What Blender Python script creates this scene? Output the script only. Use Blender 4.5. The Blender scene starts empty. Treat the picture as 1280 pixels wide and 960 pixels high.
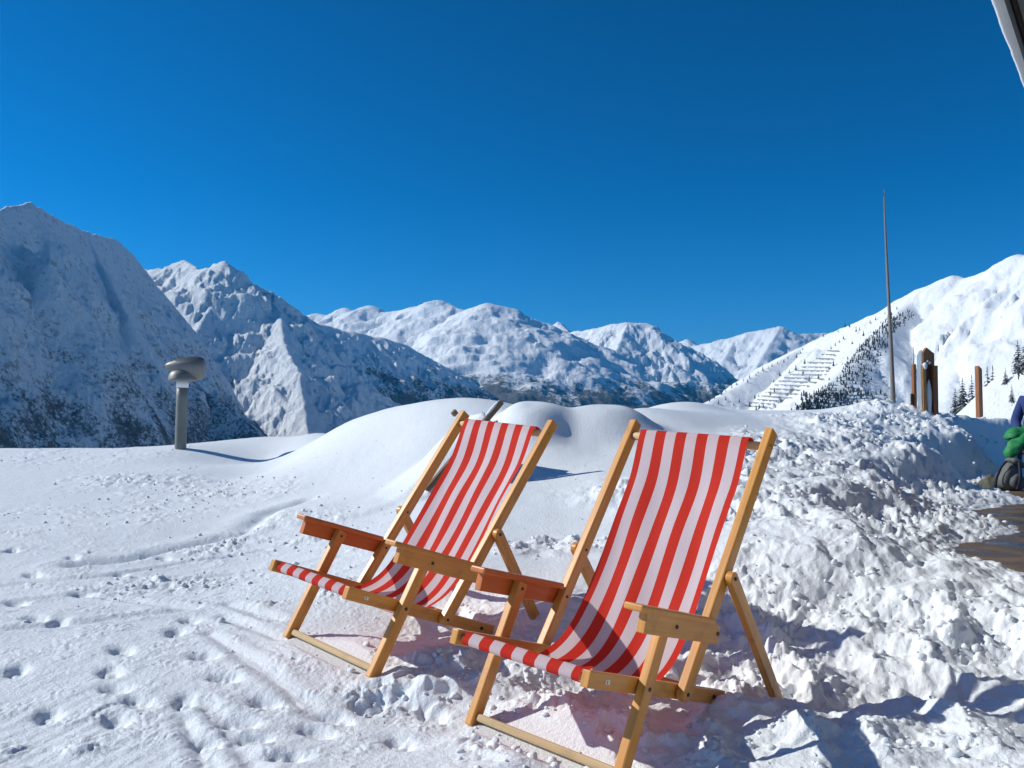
import bpy, bmesh, math, random
import numpy as np
from mathutils import Vector, Matrix
R = math.radians
sc = bpy.context.scene
COL = sc.collection
random.seed(7); rng = np.random.default_rng(11)

# ------------------------------------------------------------------ camera, sky, sun, exposure
F = 1075.0                      # focal length in photo pixels (photo 1280 wide)
PITCH = 0.0452
cam = bpy.data.cameras.new('camera'); cam_o = bpy.data.objects.new('camera', cam); COL.objects.link(cam_o)
cam.sensor_width = 36; cam.lens = 36*F/1280; cam.clip_start = .05; cam.clip_end = 60000
cam_o.location = (0, 0, 0); cam_o.rotation_euler = (math.pi/2+PITCH, 0, 0)
sc.camera = cam_o
SUN_EL, SUN_AHEAD = R(34), R(10)
w = bpy.data.worlds.new('World'); sc.world = w; w.use_nodes = True
nt = w.node_tree; bg = nt.nodes['Background']; bg.inputs[1].default_value = .1
sk = nt.nodes.new('ShaderNodeTexSky'); sk.sky_type = 'NISHITA'; sk.sun_disc = False
sk.sun_elevation = SUN_EL; sk.sun_rotation = R(270)+SUN_AHEAD
sk.altitude = 2000; sk.air_density = 1; sk.dust_density = 0; sk.ozone_density = 8
hs = nt.nodes.new('ShaderNodeHueSaturation'); hs.inputs['Saturation'].default_value = 1.10; hs.inputs['Value'].default_value = .385; hs.inputs['Hue'].default_value = .486
gm_ = nt.nodes.new('ShaderNodeGamma'); gm_.inputs[1].default_value = 1.5; nt.links.new(sk.outputs[0], gm_.inputs[0]); nt.links.new(gm_.outputs[0], hs.inputs['Color']); nt.links.new(hs.outputs[0], bg.inputs[0])
sun = bpy.data.lights.new('sun', 'SUN'); sun.energy = 3.7; sun.angle = R(.5); sun.color = (1, .985, .92)
sun_o = bpy.data.objects.new('sun', sun); COL.objects.link(sun_o)
SDIR = Vector((-math.cos(SUN_EL)*math.cos(SUN_AHEAD), math.cos(SUN_EL)*math.sin(SUN_AHEAD), math.sin(SUN_EL)))
sun_o.rotation_euler = (-SDIR).to_track_quat('-Z', 'Y').to_euler(); sun_o.location = (-20, 3, 20)
vs = sc.view_settings; vs.view_transform = 'Standard'; vs.look = 'None'; vs.exposure = .33; vs.gamma = 1
sc.cycles.max_bounces = 8; sc.cycles.diffuse_bounces = 5; sc.cycles.transparent_max_bounces = 8

CP, SP = math.cos(PITCH), math.sin(PITCH)
def ray(px, py):
    """direction of a photo pixel, scaled so that y is camera depth"""
    a = (px-640)/F; b = (480-py)/F
    return Vector((a, CP-b*SP, SP+b*CP))
def at(px, py, d):
    r = ray(px, py); return r*(d/r.y)

# ------------------------------------------------------------------ helpers
def tag(o, label=None, cat=None, group=None, kind=None):
    if label: o['label'] = label
    if cat: o['category'] = cat
    if group: o['group'] = group
    if kind: o['kind'] = kind
    return o
def empty(name, loc=(0, 0, 0)):
    o = bpy.data.objects.new(name, None); o.location = loc; o.empty_display_size = .1; COL.objects.link(o); return o
def link(name, me, parent=None, mat=None, smooth=False):
    o = bpy.data.objects.new(name, me); COL.objects.link(o)
    if parent: o.parent = parent
    if mat: 
        if len(me.materials) == 0: me.materials.append(mat)
    if smooth: me.shade_smooth()
    return o
def raw_mesh(name, co, quads, smooth=True):
    me = bpy.data.meshes.new(name); co = np.asarray(co, np.float32); q = np.asarray(quads, np.int32)
    k = q.shape[1]
    me.vertices.add(len(co)); me.vertices.foreach_set('co', co.ravel())
    me.loops.add(q.size); me.loops.foreach_set('vertex_index', q.ravel())
    me.polygons.add(len(q)); me.polygons.foreach_set('loop_start', np.arange(len(q), dtype=np.int32)*k)
    me.update(calc_edges=True); me.validate()
    if smooth: me.shade_smooth()
    return me
def grid_quads(nr, nc, wrap=False):
    i = np.arange(nr*nc).reshape(nr, nc)
    if wrap: i = np.concatenate([i, i[:, :1]], 1)
    return np.stack([i[:-1, :-1], i[:-1, 1:], i[1:, 1:], i[1:, :-1]], -1).reshape(-1, 4)

def _hash(ix, iy, s):
    h = (ix.astype(np.uint32)*np.uint32(374761393)) ^ (iy.astype(np.uint32)*np.uint32(668265263)) ^ np.uint32((s*2246822519) & 0xffffffff)
    h = (h ^ (h >> np.uint32(13)))*np.uint32(1274126177)
    return h ^ (h >> np.uint32(16))
def gnoise(x, y, s=0):
    """2D gradient noise, about -1..1"""
    ix = np.floor(x).astype(np.int64); iy = np.floor(y).astype(np.int64)
    fx = (x-ix).astype(np.float32); fy = (y-iy).astype(np.float32)
    def g(dx, dy):
        a = _hash(ix+dx, iy+dy, s).astype(np.float32)*np.float32(2*math.pi/4294967296)
        return np.cos(a)*(fx-dx)+np.sin(a)*(fy-dy)
    u = fx*fx*fx*(fx*(fx*6-15)+10); v = fy*fy*fy*(fy*(fy*6-15)+10)
    a = g(0, 0); b = g(1, 0); c = g(0, 1); d = g(1, 1)
    return 1.5*((a+(b-a)*u)*(1-v)+(c+(d-c)*u)*v)
def fbm(x, y, o=4, s=0, gain=.5):
    r = 0; a = 1; t = 0
    for k in range(o):
        r = r+a*gnoise(x*2**k+k*17.3, y*2**k-k*9.1, s+k); t += a; a *= gain
    return r/t
def ridged(x, y, o=4, s=0, gain=.5):
    r = 0; a = 1; t = 0
    for k in range(o):
        r = r+a*(1-np.abs(gnoise(x*2**k+k*11.7, y*2**k+k*5.3, s+k))*1.6); t += a; a *= gain
    return r/t
def lumps(x, y, s=0):
    """rounded chunks: worley cells with a dome each, 0..1"""
    ix = np.floor(x).astype(np.int64); iy = np.floor(y).astype(np.int64)
    out = np.zeros_like(x, dtype=np.float32)
    for dx in (-1, 0, 1):
        for dy in (-1, 0, 1):
            h = _hash(ix+dx, iy+dy, s)
            cx = ix+dx+((h & np.uint32(1023)).astype(np.float32)/1023)
            cy = iy+dy+(((h >> np.uint32(10)) & np.uint32(1023)).astype(np.float32)/1023)
            rr = .25+.55*(((h >> np.uint32(20)) & np.uint32(1023)).astype(np.float32)/1023)
            d2 = ((x-cx)**2+(y-cy)**2)/(rr*rr)
            out = np.maximum(out, np.sqrt(np.clip(1-d2, 0, 1))*rr/.8)
    return out
def sstep(a, b, x):
    t = np.clip((x-a)/(b-a), 0, 1); return t*t*(3-2*t)

# ------------------------------------------------------------------ materials
class NT:
    def __init__(s, name):
        s.m = bpy.data.materials.new(name); s.m.use_nodes = True; s.t = s.m.node_tree
        s.b = s.t.nodes['Principled BSDF']; s.out = s.t.nodes['Material Output']
    def n(s, typ, **kw):
        nd = s.t.nodes.new(typ)
        for k, v in kw.items():
            if k.startswith('i_'): nd.inputs[k[2:].replace('_', ' ')].default_value = v
            else: setattr(nd, k, v)
        return nd
    def l(s, a, b): s.t.links.new(a, b)
    def coords(s, kind='Object', scale=None, rot=None):
        tc = s.n('ShaderNodeTexCoord'); o = tc.outputs[kind]
        if scale is not None:
            mp = s.n('ShaderNodeMapping'); mp.inputs['Scale'].default_value = scale
            if rot: mp.inputs['Rotation'].default_value = rot
            s.l(o, mp.inputs[0]); o = mp.outputs[0]
        return o
    def noise(s, vec, scale, detail=4, rough=.55):
        nd = s.n('ShaderNodeTexNoise'); nd.inputs['Scale'].default_value = scale; nd.inputs['Detail'].default_value = detail
        nd.inputs['Roughness'].default_value = rough; s.l(vec, nd.inputs['Vector']); return nd.outputs[0]
    def ramp(s, fac, stops, interp='LINEAR'):
        r = s.n('ShaderNodeValToRGB'); r.color_ramp.interpolation = interp
        e = r.color_ramp.elements
        while len(e) < len(stops): e.new(.5)
        for k, (p, c) in enumerate(stops):
            e[k].position = p; e[k].color = c if len(c) == 4 else (*c, 1)
        s.l(fac, r.inputs[0]); return r.outputs[0]
    def math(s, op, a, b=None, clamp=False):
        nd = s.n('ShaderNodeMath', operation=op, use_clamp=clamp)
        for k, v in enumerate((a, b)):
            if v is None: continue
            if isinstance(v, (int, float)): nd.inputs[k].default_value = v
            else: s.l(v, nd.inputs[k])
        return nd.outputs[0]
    def mix(s, fac, a, b):
        nd = s.n('ShaderNodeMix', data_type='RGBA')
        for idx, v in ((0, fac), (6, a), (7, b)):
            if isinstance(v, (int, float)): nd.inputs[idx].default_value = v
            elif isinstance(v, tuple): nd.inputs[idx].default_value = (*v, 1) if len(v) == 3 else v
            else: s.l(v, nd.inputs[idx])
        return nd.outputs[2]
    def bump(s, h, strength, dist):
        b = s.n('ShaderNodeBump'); b.inputs['Strength'].default_value = strength; b.inputs['Distance'].default_value = dist
        s.l(h, b.inputs['Height']); s.l(b.outputs[0], s.b.inputs['Normal']); return b
    def base(s, c):
        if isinstance(c, tuple): s.b.inputs['Base Color'].default_value = (*c, 1)
        else: s.l(c, s.b.inputs['Base Color'])
    def set(s, **kw):
        for k, v in kw.items(): s.b.inputs[k.replace('_', ' ')].default_value = v
        return s

def mat_snow():
    m = NT('snow'); v = m.coords('Object')
    n1 = m.noise(v, 1.3, 3); n2 = m.noise(v, 60, 5, .65); n3 = m.noise(v, 260, 2, .6)
    m.base(m.mix(n1, (.80, .835, .86), (.86, .885, .90)))
    h = m.math('ADD', m.math('MULTIPLY', n2, .7), m.math('MULTIPLY', n3, .3))
    m.bump(h, .7, .014); m.set(Roughness=.62, Specular_IOR_Level=.35)
    return m.m
def mat_wood(name, c1, c2, rough=.38, coat=.25, scale=1.0):
    m = NT(name); uv = m.coords('UV', (3*scale, 60*scale, 1))
    w1 = m.noise(uv, 1.0, 5, .6); uv2 = m.coords('UV', (1.2*scale, 14*scale, 1)); w2 = m.noise(uv2, 1.5, 3, .5)
    f = m.math('ADD', m.math('MULTIPLY', w1, .6), m.math('MULTIPLY', w2, .4))
    col = m.ramp(f, [(.33, c2), (.66, c1)])
    ob = m.coords('Object'); d = m.noise(ob, 9, 4, .6)
    col = m.mix(m.ramp(d, [(.55, (0, 0, 0)), (.78, (.5, .5, .5))]), col, tuple(.45*x for x in c2))
    m.base(col); m.bump(w1, .25, .002); m.set(Roughness=rough, Coat_Weight=coat, Coat_Roughness=.25)
    return m.m
def mat_plain(name, col, rough=.6, metallic=0, var=.15, nscale=8, bump=0, bscale=40):
    m = NT(name); v = m.coords('Object'); n = m.noise(v, nscale, 4)
    m.base(m.mix(n, tuple(x*(1-var) for x in col), tuple(min(1, x*(1+var)) for x in col)))
    m.set(Roughness=rough, Metallic=metallic)
    if bump: m.bump(m.noise(v, bscale, 4), .6, bump)
    return m.m
def mat_fabric():
    m = NT('striped_canvas'); tc = m.n('ShaderNodeTexCoord'); sep = m.n('ShaderNodeSeparateXYZ'); m.l(tc.outputs['UV'], sep.inputs[0])
    u = sep.outputs[0]                                  # across, 0..1 : 11 bands, narrow at the hems
    k = m.math('MULTIPLY', u, 10.24); k = m.math('ADD', k, 2-.62); k = m.math('MULTIPLY', k, .5); fr = m.math('FRACT', k)
    red = m.math('GREATER_THAN', fr, .5)
    wv = m.coords('UV', (900, 2200, 1)); wn = m.noise(wv, .5, 2)
    ob = m.noise(m.coords('Object'), 6, 3)
    rc = m.mix(ob, (.70, .035, .022), (.76, .055, .030)); wc = m.mix(ob, (.82, .67, .69), (.87, .73, .74))
    col = m.mix(red, wc, rc)
    m.base(col); m.set(Roughness=.8, Specular_IOR_Level=.15); m.bump(wn, .25, .001)
    tr = m.n('ShaderNodeBsdfTranslucent'); 
    tc2 = m.mix(red, (.72, .55, .56), (.75, .045, .03)); m.l(tc2, tr.inputs[0])
    mx = m.n('ShaderNodeMixShader'); mx.inputs[0].default_value = .44
    m.l(m.b.outputs[0], mx.inputs[1]); m.l(tr.outputs[0], mx.inputs[2]); m.l(mx.outputs[0], m.out.inputs[0])
    return m.m
def mat_mountain(name, rock=.5, forest_z=-200, forest_w=250, fine=.045, bump=8, rockc=(.12, .122, .13), rough=1.0, forest_amt=.9):
    """snow over rock: dark where steep or where the noise bares it, conifers below the tree line"""
    m = NT(name); v = m.coords('Object')
    g = m.n('ShaderNodeNewGeometry'); sp = m.n('ShaderNodeSeparateXYZ'); m.l(g.outputs['Normal'], sp.inputs[0])
    ps = m.n('ShaderNodeSeparateXYZ'); m.l(g.outputs['Position'], ps.inputs[0])
    steep = m.math('SUBTRACT', .80, sp.outputs[2])
    nf = m.noise(v, fine, 7, .72); nl = m.noise(v, fine*.13, 4, .6)
    r = m.math('ADD', m.math('MULTIPLY', steep, .9), m.math('ADD', m.math('MULTIPLY', nf, 1.75), m.math('MULTIPLY', nl, .30)))
    r = m.math('SUBTRACT', r, 1.46-.25*rock)
    rockm = m.math('MULTIPLY', m.math('MULTIPLY', r, 6, clamp=True), .60)
    fz = m.math('DIVIDE', m.math('SUBTRACT', forest_z, m.math('ADD', ps.outputs[2], m.math('MULTIPLY', m.math('SUBTRACT', nl, .5), -700))), forest_w, clamp=True)
    nt2 = m.noise(v, fine*1.6, 5, .75)
    fm = m.math('MULTIPLY', m.math('SUBTRACT', m.math('ADD', nt2, m.math('MULTIPLY', fz, .42)), .66), 7, clamp=True)
    fm = m.math('MULTIPLY', fm, m.math('MULTIPLY', m.math('GREATER_THAN', fz, .001), forest_amt))
    col = m.mix(rockm, (.86, .89, .92), rockc); col = m.mix(fm, col, (.045, .056, .058))
    m.base(col); m.set(Roughness=.85, Specular_IOR_Level=.1)
    m.bump(m.math('ADD', nf, m.math('MULTIPLY', nt2, .7)), rough, bump)
    return m.m

SNOW = mat_snow()
WOOD = mat_wood('varnished_beech', (.72, .33, .062), (.53, .205, .030), rough=.42, coat=.12)
WOOD_BOUNCE = mat_wood('bounce_tinted_beech', (.66, .20, .035), (.48, .115, .016), rough=.42, coat=.12)  # warm bounce from snow and red canvas put into the left armrests' colour
WOODP = mat_wood('bare_pale_wood', (.62, .45, .24), (.46, .31, .15), rough=.7, coat=0)
WOODW = mat_wood('weathered_wood', (.25, .16, .095), (.12, .075, .045), rough=.8, coat=0)
WOODB = mat_wood('brown_post_wood', (.36, .13, .035), (.19, .06, .018), rough=.5, coat=.1)
METAL_D = mat_plain('dark_bolt_steel', (.06, .058, .06), .45, .8)
METAL_G = mat_plain('galvanised_steel', (.20, .205, .185), .55, .35, .3, 5)
FABRIC = mat_fabric()

# ------------------------------------------------------------------ beams with a grain UV
def beam_mesh(name, p, q, wx, wd, side, bevel=.003, mat=None, cut=0, round_ends=0):
    """bar from p to q; 'side' is the direction of its width wx, wd is its depth"""
    p, q = Vector(p), Vector(q); L = (q-p).length; d = (q-p)/L
    s = Vector(side); s = (s-d*s.dot(d)).normalized(); t = d.cross(s)
    bm = bmesh.new()
    if round_ends:
        # profile in the (d,t) plane with half-round ends
        prof = []
        for k in range(7): a = math.pi/2+math.pi*k/6; prof.append((wd/2+math.cos(a)*wd/2, math.sin(a)*wd/2))
        if round_ends == 2:
            for k in range(7): a = -math.pi/2+math.pi*k/6; prof.append((L-wd/2+math.cos(a)*wd/2, math.sin(a)*wd/2))
        else: prof += [(L, -wd/2), (L, wd/2)]
    else: prof = [(0, wd/2), (0, -wd/2), (L, -wd/2), (L-cut, wd/2)]
    a = [bm.verts.new(p+d*x+t*y-s*(wx/2)) for x, y in prof]; b = [bm.verts.new(p+d*x+t*y+s*(wx/2)) for x, y in prof]
    bm.faces.new(a); bm.faces.new(list(reversed(b))); n = len(a)
    for i in range(n): bm.faces.new((a[i], b[i], b[(i+1) % n], a[(i+1) % n]))
    bmesh.ops.recalc_face_normals(bm, faces=bm.faces)
    if bevel: bmesh.ops.bevel(bm, geom=[e for e in bm.edges if e.calc_face_angle(0) > .5], offset=bevel, segments=2, affect='EDGES', profile=.5)
    uv = bm.loops.layers.uv.new('UVMap'); off = random.random()*7
    for f in bm.faces:
        nrm = f.normal; side_face = abs(nrm.dot(s)) > abs(nrm.dot(t))
        for lp in f.loops:
            r = lp.vert.co-p
            lp[uv].uv = (r.dot(d)+off, (r.dot(t) if side_face else r.dot(s)+.3)+off)
    me = bpy.data.meshes.new(name); bm.to_mesh(me); bm.free()
    if mat: me.materials.append(mat)
    return me
def beam(name, p, q, wx, wd, side, parent, mat, **kw):
    return link(name, beam_mesh(name, p, q, wx, wd, side, mat=mat, **kw), parent)
def cyl_mesh(name, p, q, r0, r1=None, seg=12, mat=None, rings=1, cap=True, smooth=True):
    p, q = Vector(p), Vector(q); r1 = r0 if r1 is None else r1
    d = (q-p).normalized(); a = d.orthogonal().normalized(); b = d.cross(a)
    bm = bmesh.new(); uv = bm.loops.layers.uv.new('UVMap'); rows = []
    for k in range(rings+1):
        f = k/rings; c = p.lerp(q, f); r = r0+(r1-r0)*f
        rows.append([bm.verts.new(c+(a*math.cos(2*math.pi*i/seg)+b*math.sin(2*math.pi*i/seg))*r) for i in range(seg)])
    L = (q-p).length
    for k in range(rings):
        for i in range(seg):
            j = (i+1) % seg; f = bm.faces.new((rows[k][i], rows[k][j], rows[k+1][j], rows[k+1][i])); f.smooth = smooth
            for lp, (uu, vv) in zip(f.loops, ((k, i), (k, i+1), (k+1, i+1), (k+1, i))): lp[uv].uv = (uu/rings*L, vv/seg*r0*6.28)
    if cap: bm.faces.new(list(reversed(rows[0]))); bm.faces.new(rows[-1])
    me = bpy.data.meshes.new(name); bm.to_mesh(me); bm.free()
    if mat: me.materials.append(mat)
    return me

# ------------------------------------------------------------------ deck chairs: pose and frame (fitted to the photograph)
K = 1.1                                             # metres per fit unit
SH = dict(T=(.5407, .7704), B=(0, 0), S=(-.4264, .1406), A=(-.1234, .2345), Cf=.933, Kf=.411, Hm=.2149, Pf=.5066, Df=1.5054, Rf=1.6757, Ff=2.4291, Gf=1.6647)
def v2(a): return Vector((0, a[0]*K, a[1]*K))
cT, cB, cS, cA = v2(SH['T']), v2(SH['B']), v2(SH['S']), v2(SH['A'])
cC = cB+(cT-cB)*SH['Cf']; cK = cB+(cT-cB)*SH['Kf']; cH = cB+(cT-cB)*SH['Hm']
cP = cS+(cB-cS)*SH['Pf']; cR = cS+(cB-cS)*SH['Rf']; cD = cS+(cB-cS)*SH['Df']
cF = cA+(cP-cA)*SH['Ff']; cG = cH+(cA-cH)*SH['Gf']
STRUT_NEAR, STRUT_FAR = v2((.6083, -.2069)), v2((.4806, -.0524))
cW = .28*K; TH = .03*K; DP = .045*K
def pose(px, py, pz, yaw, tx, ty):
    M = Matrix.Rotation(yaw, 4, 'Z') @ Matrix.Rotation(ty, 4, 'Y') @ Matrix.Rotation(tx, 4, 'X')
    return Matrix.Translation((px*K, py*K, pz*K)) @ M
POSE_NEAR = pose(.3077, 2.8072, -.7953, -.7359, .0257, .0559)
POSE_FAR = pose(-.456, 3.5376, -.7307, -.7745, -.0228, .0795)

TIP3, FOOT3 = at(627, 502, 7.4), at(533, 613, 6.95)     # ends of the snow-buried chair's bare rail
# ------------------------------------------------------------------ the snow ground
PATH_Z = -.74
E0 = np.array((2.30, 4.25)); EU = np.array((.469, .883)); EN = np.array((-EU[1], EU[0]))
ctrl = []
def cp(px, py, d): ctrl.append(tuple(at(px, py, d)))
def cz(x, y, z): ctrl.append((x, y, z))
for px in (-400, 0, 320, 640):
    cp(px, 960, 2.62); cp(px, 1120, 1.85)
cp(960, 960, 2.6); cp(1280, 960, 2.55); cp(1500, 960, 2.5); cp(960, 1120, 1.8); cp(1280, 1120, 1.8)
for x, y in ((0, 0), (-2, -2), (2, -2), (-2, 0), (2, 0), (0, -5), (-5, 0), (6, -3), (-6, -5)): cz(x, y, -1.1)
for px in (-300, 0, 160, 300): cp(px, 860, 3.3); cp(px, 800, 3.85); cp(px, 720, 5.2); cp(px, 660, 6.9)
for px in (-500, -250, 0, 110, 210): cp(px, 600, 9.6); cp(px, 575, 11.2); cp(px, 560, 13.5)
cp(224, 563, 11.9); cp(265, 568, 11.9); cp(300, 573.5, 11.9); cp(330, 575, 11.9); cp(360, 568, 11.8); cp(395, 556, 11.8); cp(340, 547, 13.4); cp(300, 553, 13.6); cp(330, 590, 10.2); cp(260, 585, 10.5)
cp(400, 541, 12.6); cp(440, 526, 11.4); cp(480, 512, 10.4); cp(530, 505, 9.8); cp(585, 500, 9.6); cp(625, 508, 9.4); cp(700, 528, 9.3); cp(760, 530, 9.5); cp(800, 512, 9.8)
cp(450, 590, 8.6); cp(480, 560, 9.1); cp(420, 610, 8.2); cp(370, 640, 7.1); cp(480, 640, 6.8); cp(560, 640, 6.3); cp(640, 640, 6.2)
cp(560, 600, 7.3); cp(700, 625, 6.5); cp(660, 590, 7.5); cp(690, 562, 8.1); cp(750, 568, 8.1); cp(600, 560, 8.4)
cp(760, 600, 6.9); cp(850, 600, 6.8); cp(850, 560, 8.2); cp(900, 540, 9.3); cp(830, 515, 11.2); cp(900, 516, 12); cp(1000, 518, 12.5); cp(1080, 518, 12.5); cp(840, 506, 12.4)
cp(720, 690, 5.15); cp(730, 650, 5.9); cp(880, 650, 5.5); cp(940, 700, 4.6); cp(1000, 740, 4.35); cp(930, 760, 4.32)
cp(1050, 800, 3.92); cp(1150, 860, 3.38); cp(1250, 820, 3.58); cp(1050, 880, 3.20); cp(1280, 780, 3.75); cp(1280, 740, 4.15)
for px, py, d in ((440, 560, 13), (540, 548, 13), (620, 545, 12.8), (700, 545, 12.5), (760, 548, 12.6), (560, 512, 10.8), (640, 520, 10.8), (700, 530, 10.8), (760, 530, 10.8), (330, 560, 14), (100, 566, 16), (224, 570, 16), (0, 566, 17), (-200, 566, 17), (900, 540, 15), (1050, 540, 15)): cp(px, py, d)
for P_, st in ((POSE_NEAR, STRUT_NEAR), (POSE_FAR, STRUT_FAR)):
    for sx in (-1, 1):
        q = P_ @ (cF+Vector((sx*cW, 0, .0))); cz(q.x, q.y, q.z-.005)
        q = P_ @ (st+Vector((sx*(cW+TH), 0, 0))); cz(q.x, q.y, q.z+(.035 if st is STRUT_NEAR else .02))
    q = P_ @ (cR+Vector((0, 0, -.10))); cz(q.x, q.y, q.z)
    q = P_ @ (cP+Vector((0, 0, -.21))); cz(q.x, q.y, q.z)
for x, y in ((3.2, 4.2), (4, 6), (6.5, 9), (7.5, 11), (9, 6), (6, 3), (10, 12), (8, 14)): cz(x, y, PATH_Z-.02)
ctrl = np.array(ctrl)
def tps(r2): return r2*np.log(r2+1e-9)*.5
_n = len(ctrl); _d = ((ctrl[:, None, :2]-ctrl[None, :, :2])**2).sum(-1)
_A = np.zeros((_n+3, _n+3)); _A[:_n, :_n] = tps(_d)+np.eye(_n)*.006; _A[:_n, _n] = 1; _A[:_n, _n+1:] = ctrl[:, :2]; _A[_n:, :_n] = _A[:_n, _n:].T
_c = np.linalg.solve(_A, np.concatenate([ctrl[:, 2], np.zeros(3)]))
def base_h(x, y):
    sh = x.shape; x = x.ravel().astype(np.float32); y = y.ravel().astype(np.float32)
    z = np.full(x.shape, _c[_n], np.float32)+np.float32(_c[_n+1])*x+np.float32(_c[_n+2])*y
    for k in range(_n):
        r2 = (x-np.float32(ctrl[k, 0]))**2+(y-np.float32(ctrl[k, 1]))**2
        z += np.float32(_c[k]*.5)*r2*np.log(r2+np.float32(1e-9))
    return z.reshape(sh)
def hit(px, py, fn=base_h, d0=1.8, d1=14, n=500):
    r = ray(px, py); t = np.linspace(d0, d1, n)
    x = r.x/r.y*t; y = t.copy(); z = r.z/r.y*t
    b = fn(x, y) < z
    k = int(np.argmin(b)) if not b.all() else n-1
    return np.array((x[k], y[k], z[k]))

def gauss(x, y, p, rx, ry=None, rot=0):
    ry = ry or rx; dx = x-p[0]; dy = y-p[1]
    if rot: dx, dy = dx*math.cos(rot)+dy*math.sin(rot), -dx*math.sin(rot)+dy*math.cos(rot)
    return np.exp(-.5*((dx/rx)**2+(dy/ry)**2))
def polyd(x, y, pts):
    best = np.full(x.shape, 1e9, np.float32)
    for a, b in zip(pts[:-1], pts[1:]):
        ax, ay = a[:2]; bx, by = b[:2]; L2 = (bx-ax)**2+(by-ay)**2
        t = np.clip(((x-ax)*(bx-ax)+(y-ay)*(by-ay))/L2, 0, 1)
        best = np.minimum(best, np.hypot(x-ax-t*(bx-ax), y-ay-t*(by-ay)))
    return best

FOOT = [(219, 791, .0), (152, 814, .3), (137, 842, .2), (144, 864, .4), (230, 880, 0), (172, 880, .3), (145, 903, .2), (301, 905, .5), (317, 925, .5), (20, 839, 0),
        (237, 775, .2), (359, 948, .6), (60, 895, .1), (20, 755, .3), (100, 745, .2), (45, 775, .4), (72, 780, 0), (255, 823, .5), (280, 850, .5), (330, 880, .4), (260, 930, .3),
        (205, 700, .2), (150, 720, .1), (90, 700, .2), (40, 720, .3), (15, 690, 0), (420, 900, .3), (455, 890, .3), (395, 915, .4), (540, 900, .2), (500, 930, .2), (470, 880, .1)]
FOOTW = [(hit(a, b), r) for a, b, r in FOOT]
TRENCH = [hit(a, b) for a, b in ((100, 706), (160, 700), (220, 686), (306, 664), (335, 640), (385, 624))]
TRACKS = [[hit(a, b) for a, b in q] for q in (((-40, 760), (130, 740), (260, 722), (400, 700)), ((-40, 735), (120, 722), (240, 703), (330, 688)), ((110, 745), (240, 760), (120, 778), (-20, 790)),
          ((262, 792), (330, 840), (400, 900)), ((280, 770), (350, 800)), ((255, 880), (320, 960)), ((285, 755), (345, 775)), ((230, 900), (262, 960)))]
CHUNK_L = [(hit(a, b), r, k) for a, b, r, k in ((160, 600, .75, .9), (215, 610, .7, 1.0), (270, 620, .8, 1.0), (320, 605, .6, .6), (120, 570, 1.1, .6), (30, 570, 1.1, .6), (180, 640, .7, .7), (350, 660, .5, .9), (395, 675, .35, .8),
           (235, 735, .35, .7), (170, 735, .4, .6), (290, 725, .3, .5), (60, 640, .6, .35), (250, 690, .4, .5))]
CHUNK_R = [(hit(a, b), r, k) for a, b, r, k in ((600, 800, .22, .9), (560, 840, .25, .9), (520, 870, .25, .9), (640, 850, .25, 1), (700, 890, .25, .9), (660, 930, .2, .8), (580, 790, .2, .7), (900, 800, .35, .9),
           (980, 785, .3, .6), (1080, 785, .3, .7), (930, 900, .25, 1), (1000, 930, .25, .7), (1100, 930, .25, .6), (1200, 930, .3, .6), (715, 688, .20, .8), (645, 690, .14, .6), (680, 686, .15, .8), (1180, 800, .35, 1), (1250, 780, .3, .8),
           (850, 930, .3, .9), (760, 910, .2, .9))]
CALM2 = hit(985, 712)
MOUNDS = [(hit(905, 905), .06, .10, .06), (hit(600, 870), .12, .10, .03), (hit(1010, 925), .14, .07, .03), (hit(1190, 905), .25, .07, .03), (hit(1150, 770), .12, .1, .05), (hit(1060, 800), .14, .12, .03)]
DOMES = [(at(664, 530, 8.75), .36, .42, .27), (at(757, 530, 8.9), .50, .42, .29), (at(838, 530, 11.4), .7, .5, .10)]
PITS = [(hit(1000, 880), .17, .09, .09), (hit(1100, 862), .2, .10, .07), (hit(1220, 865), .25, .10, .06), (hit(640, 790), .12, .12, .06), (hit(700, 860), .16, .12, .05), (hit(880, 860), .14, .12, .05)]

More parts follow.
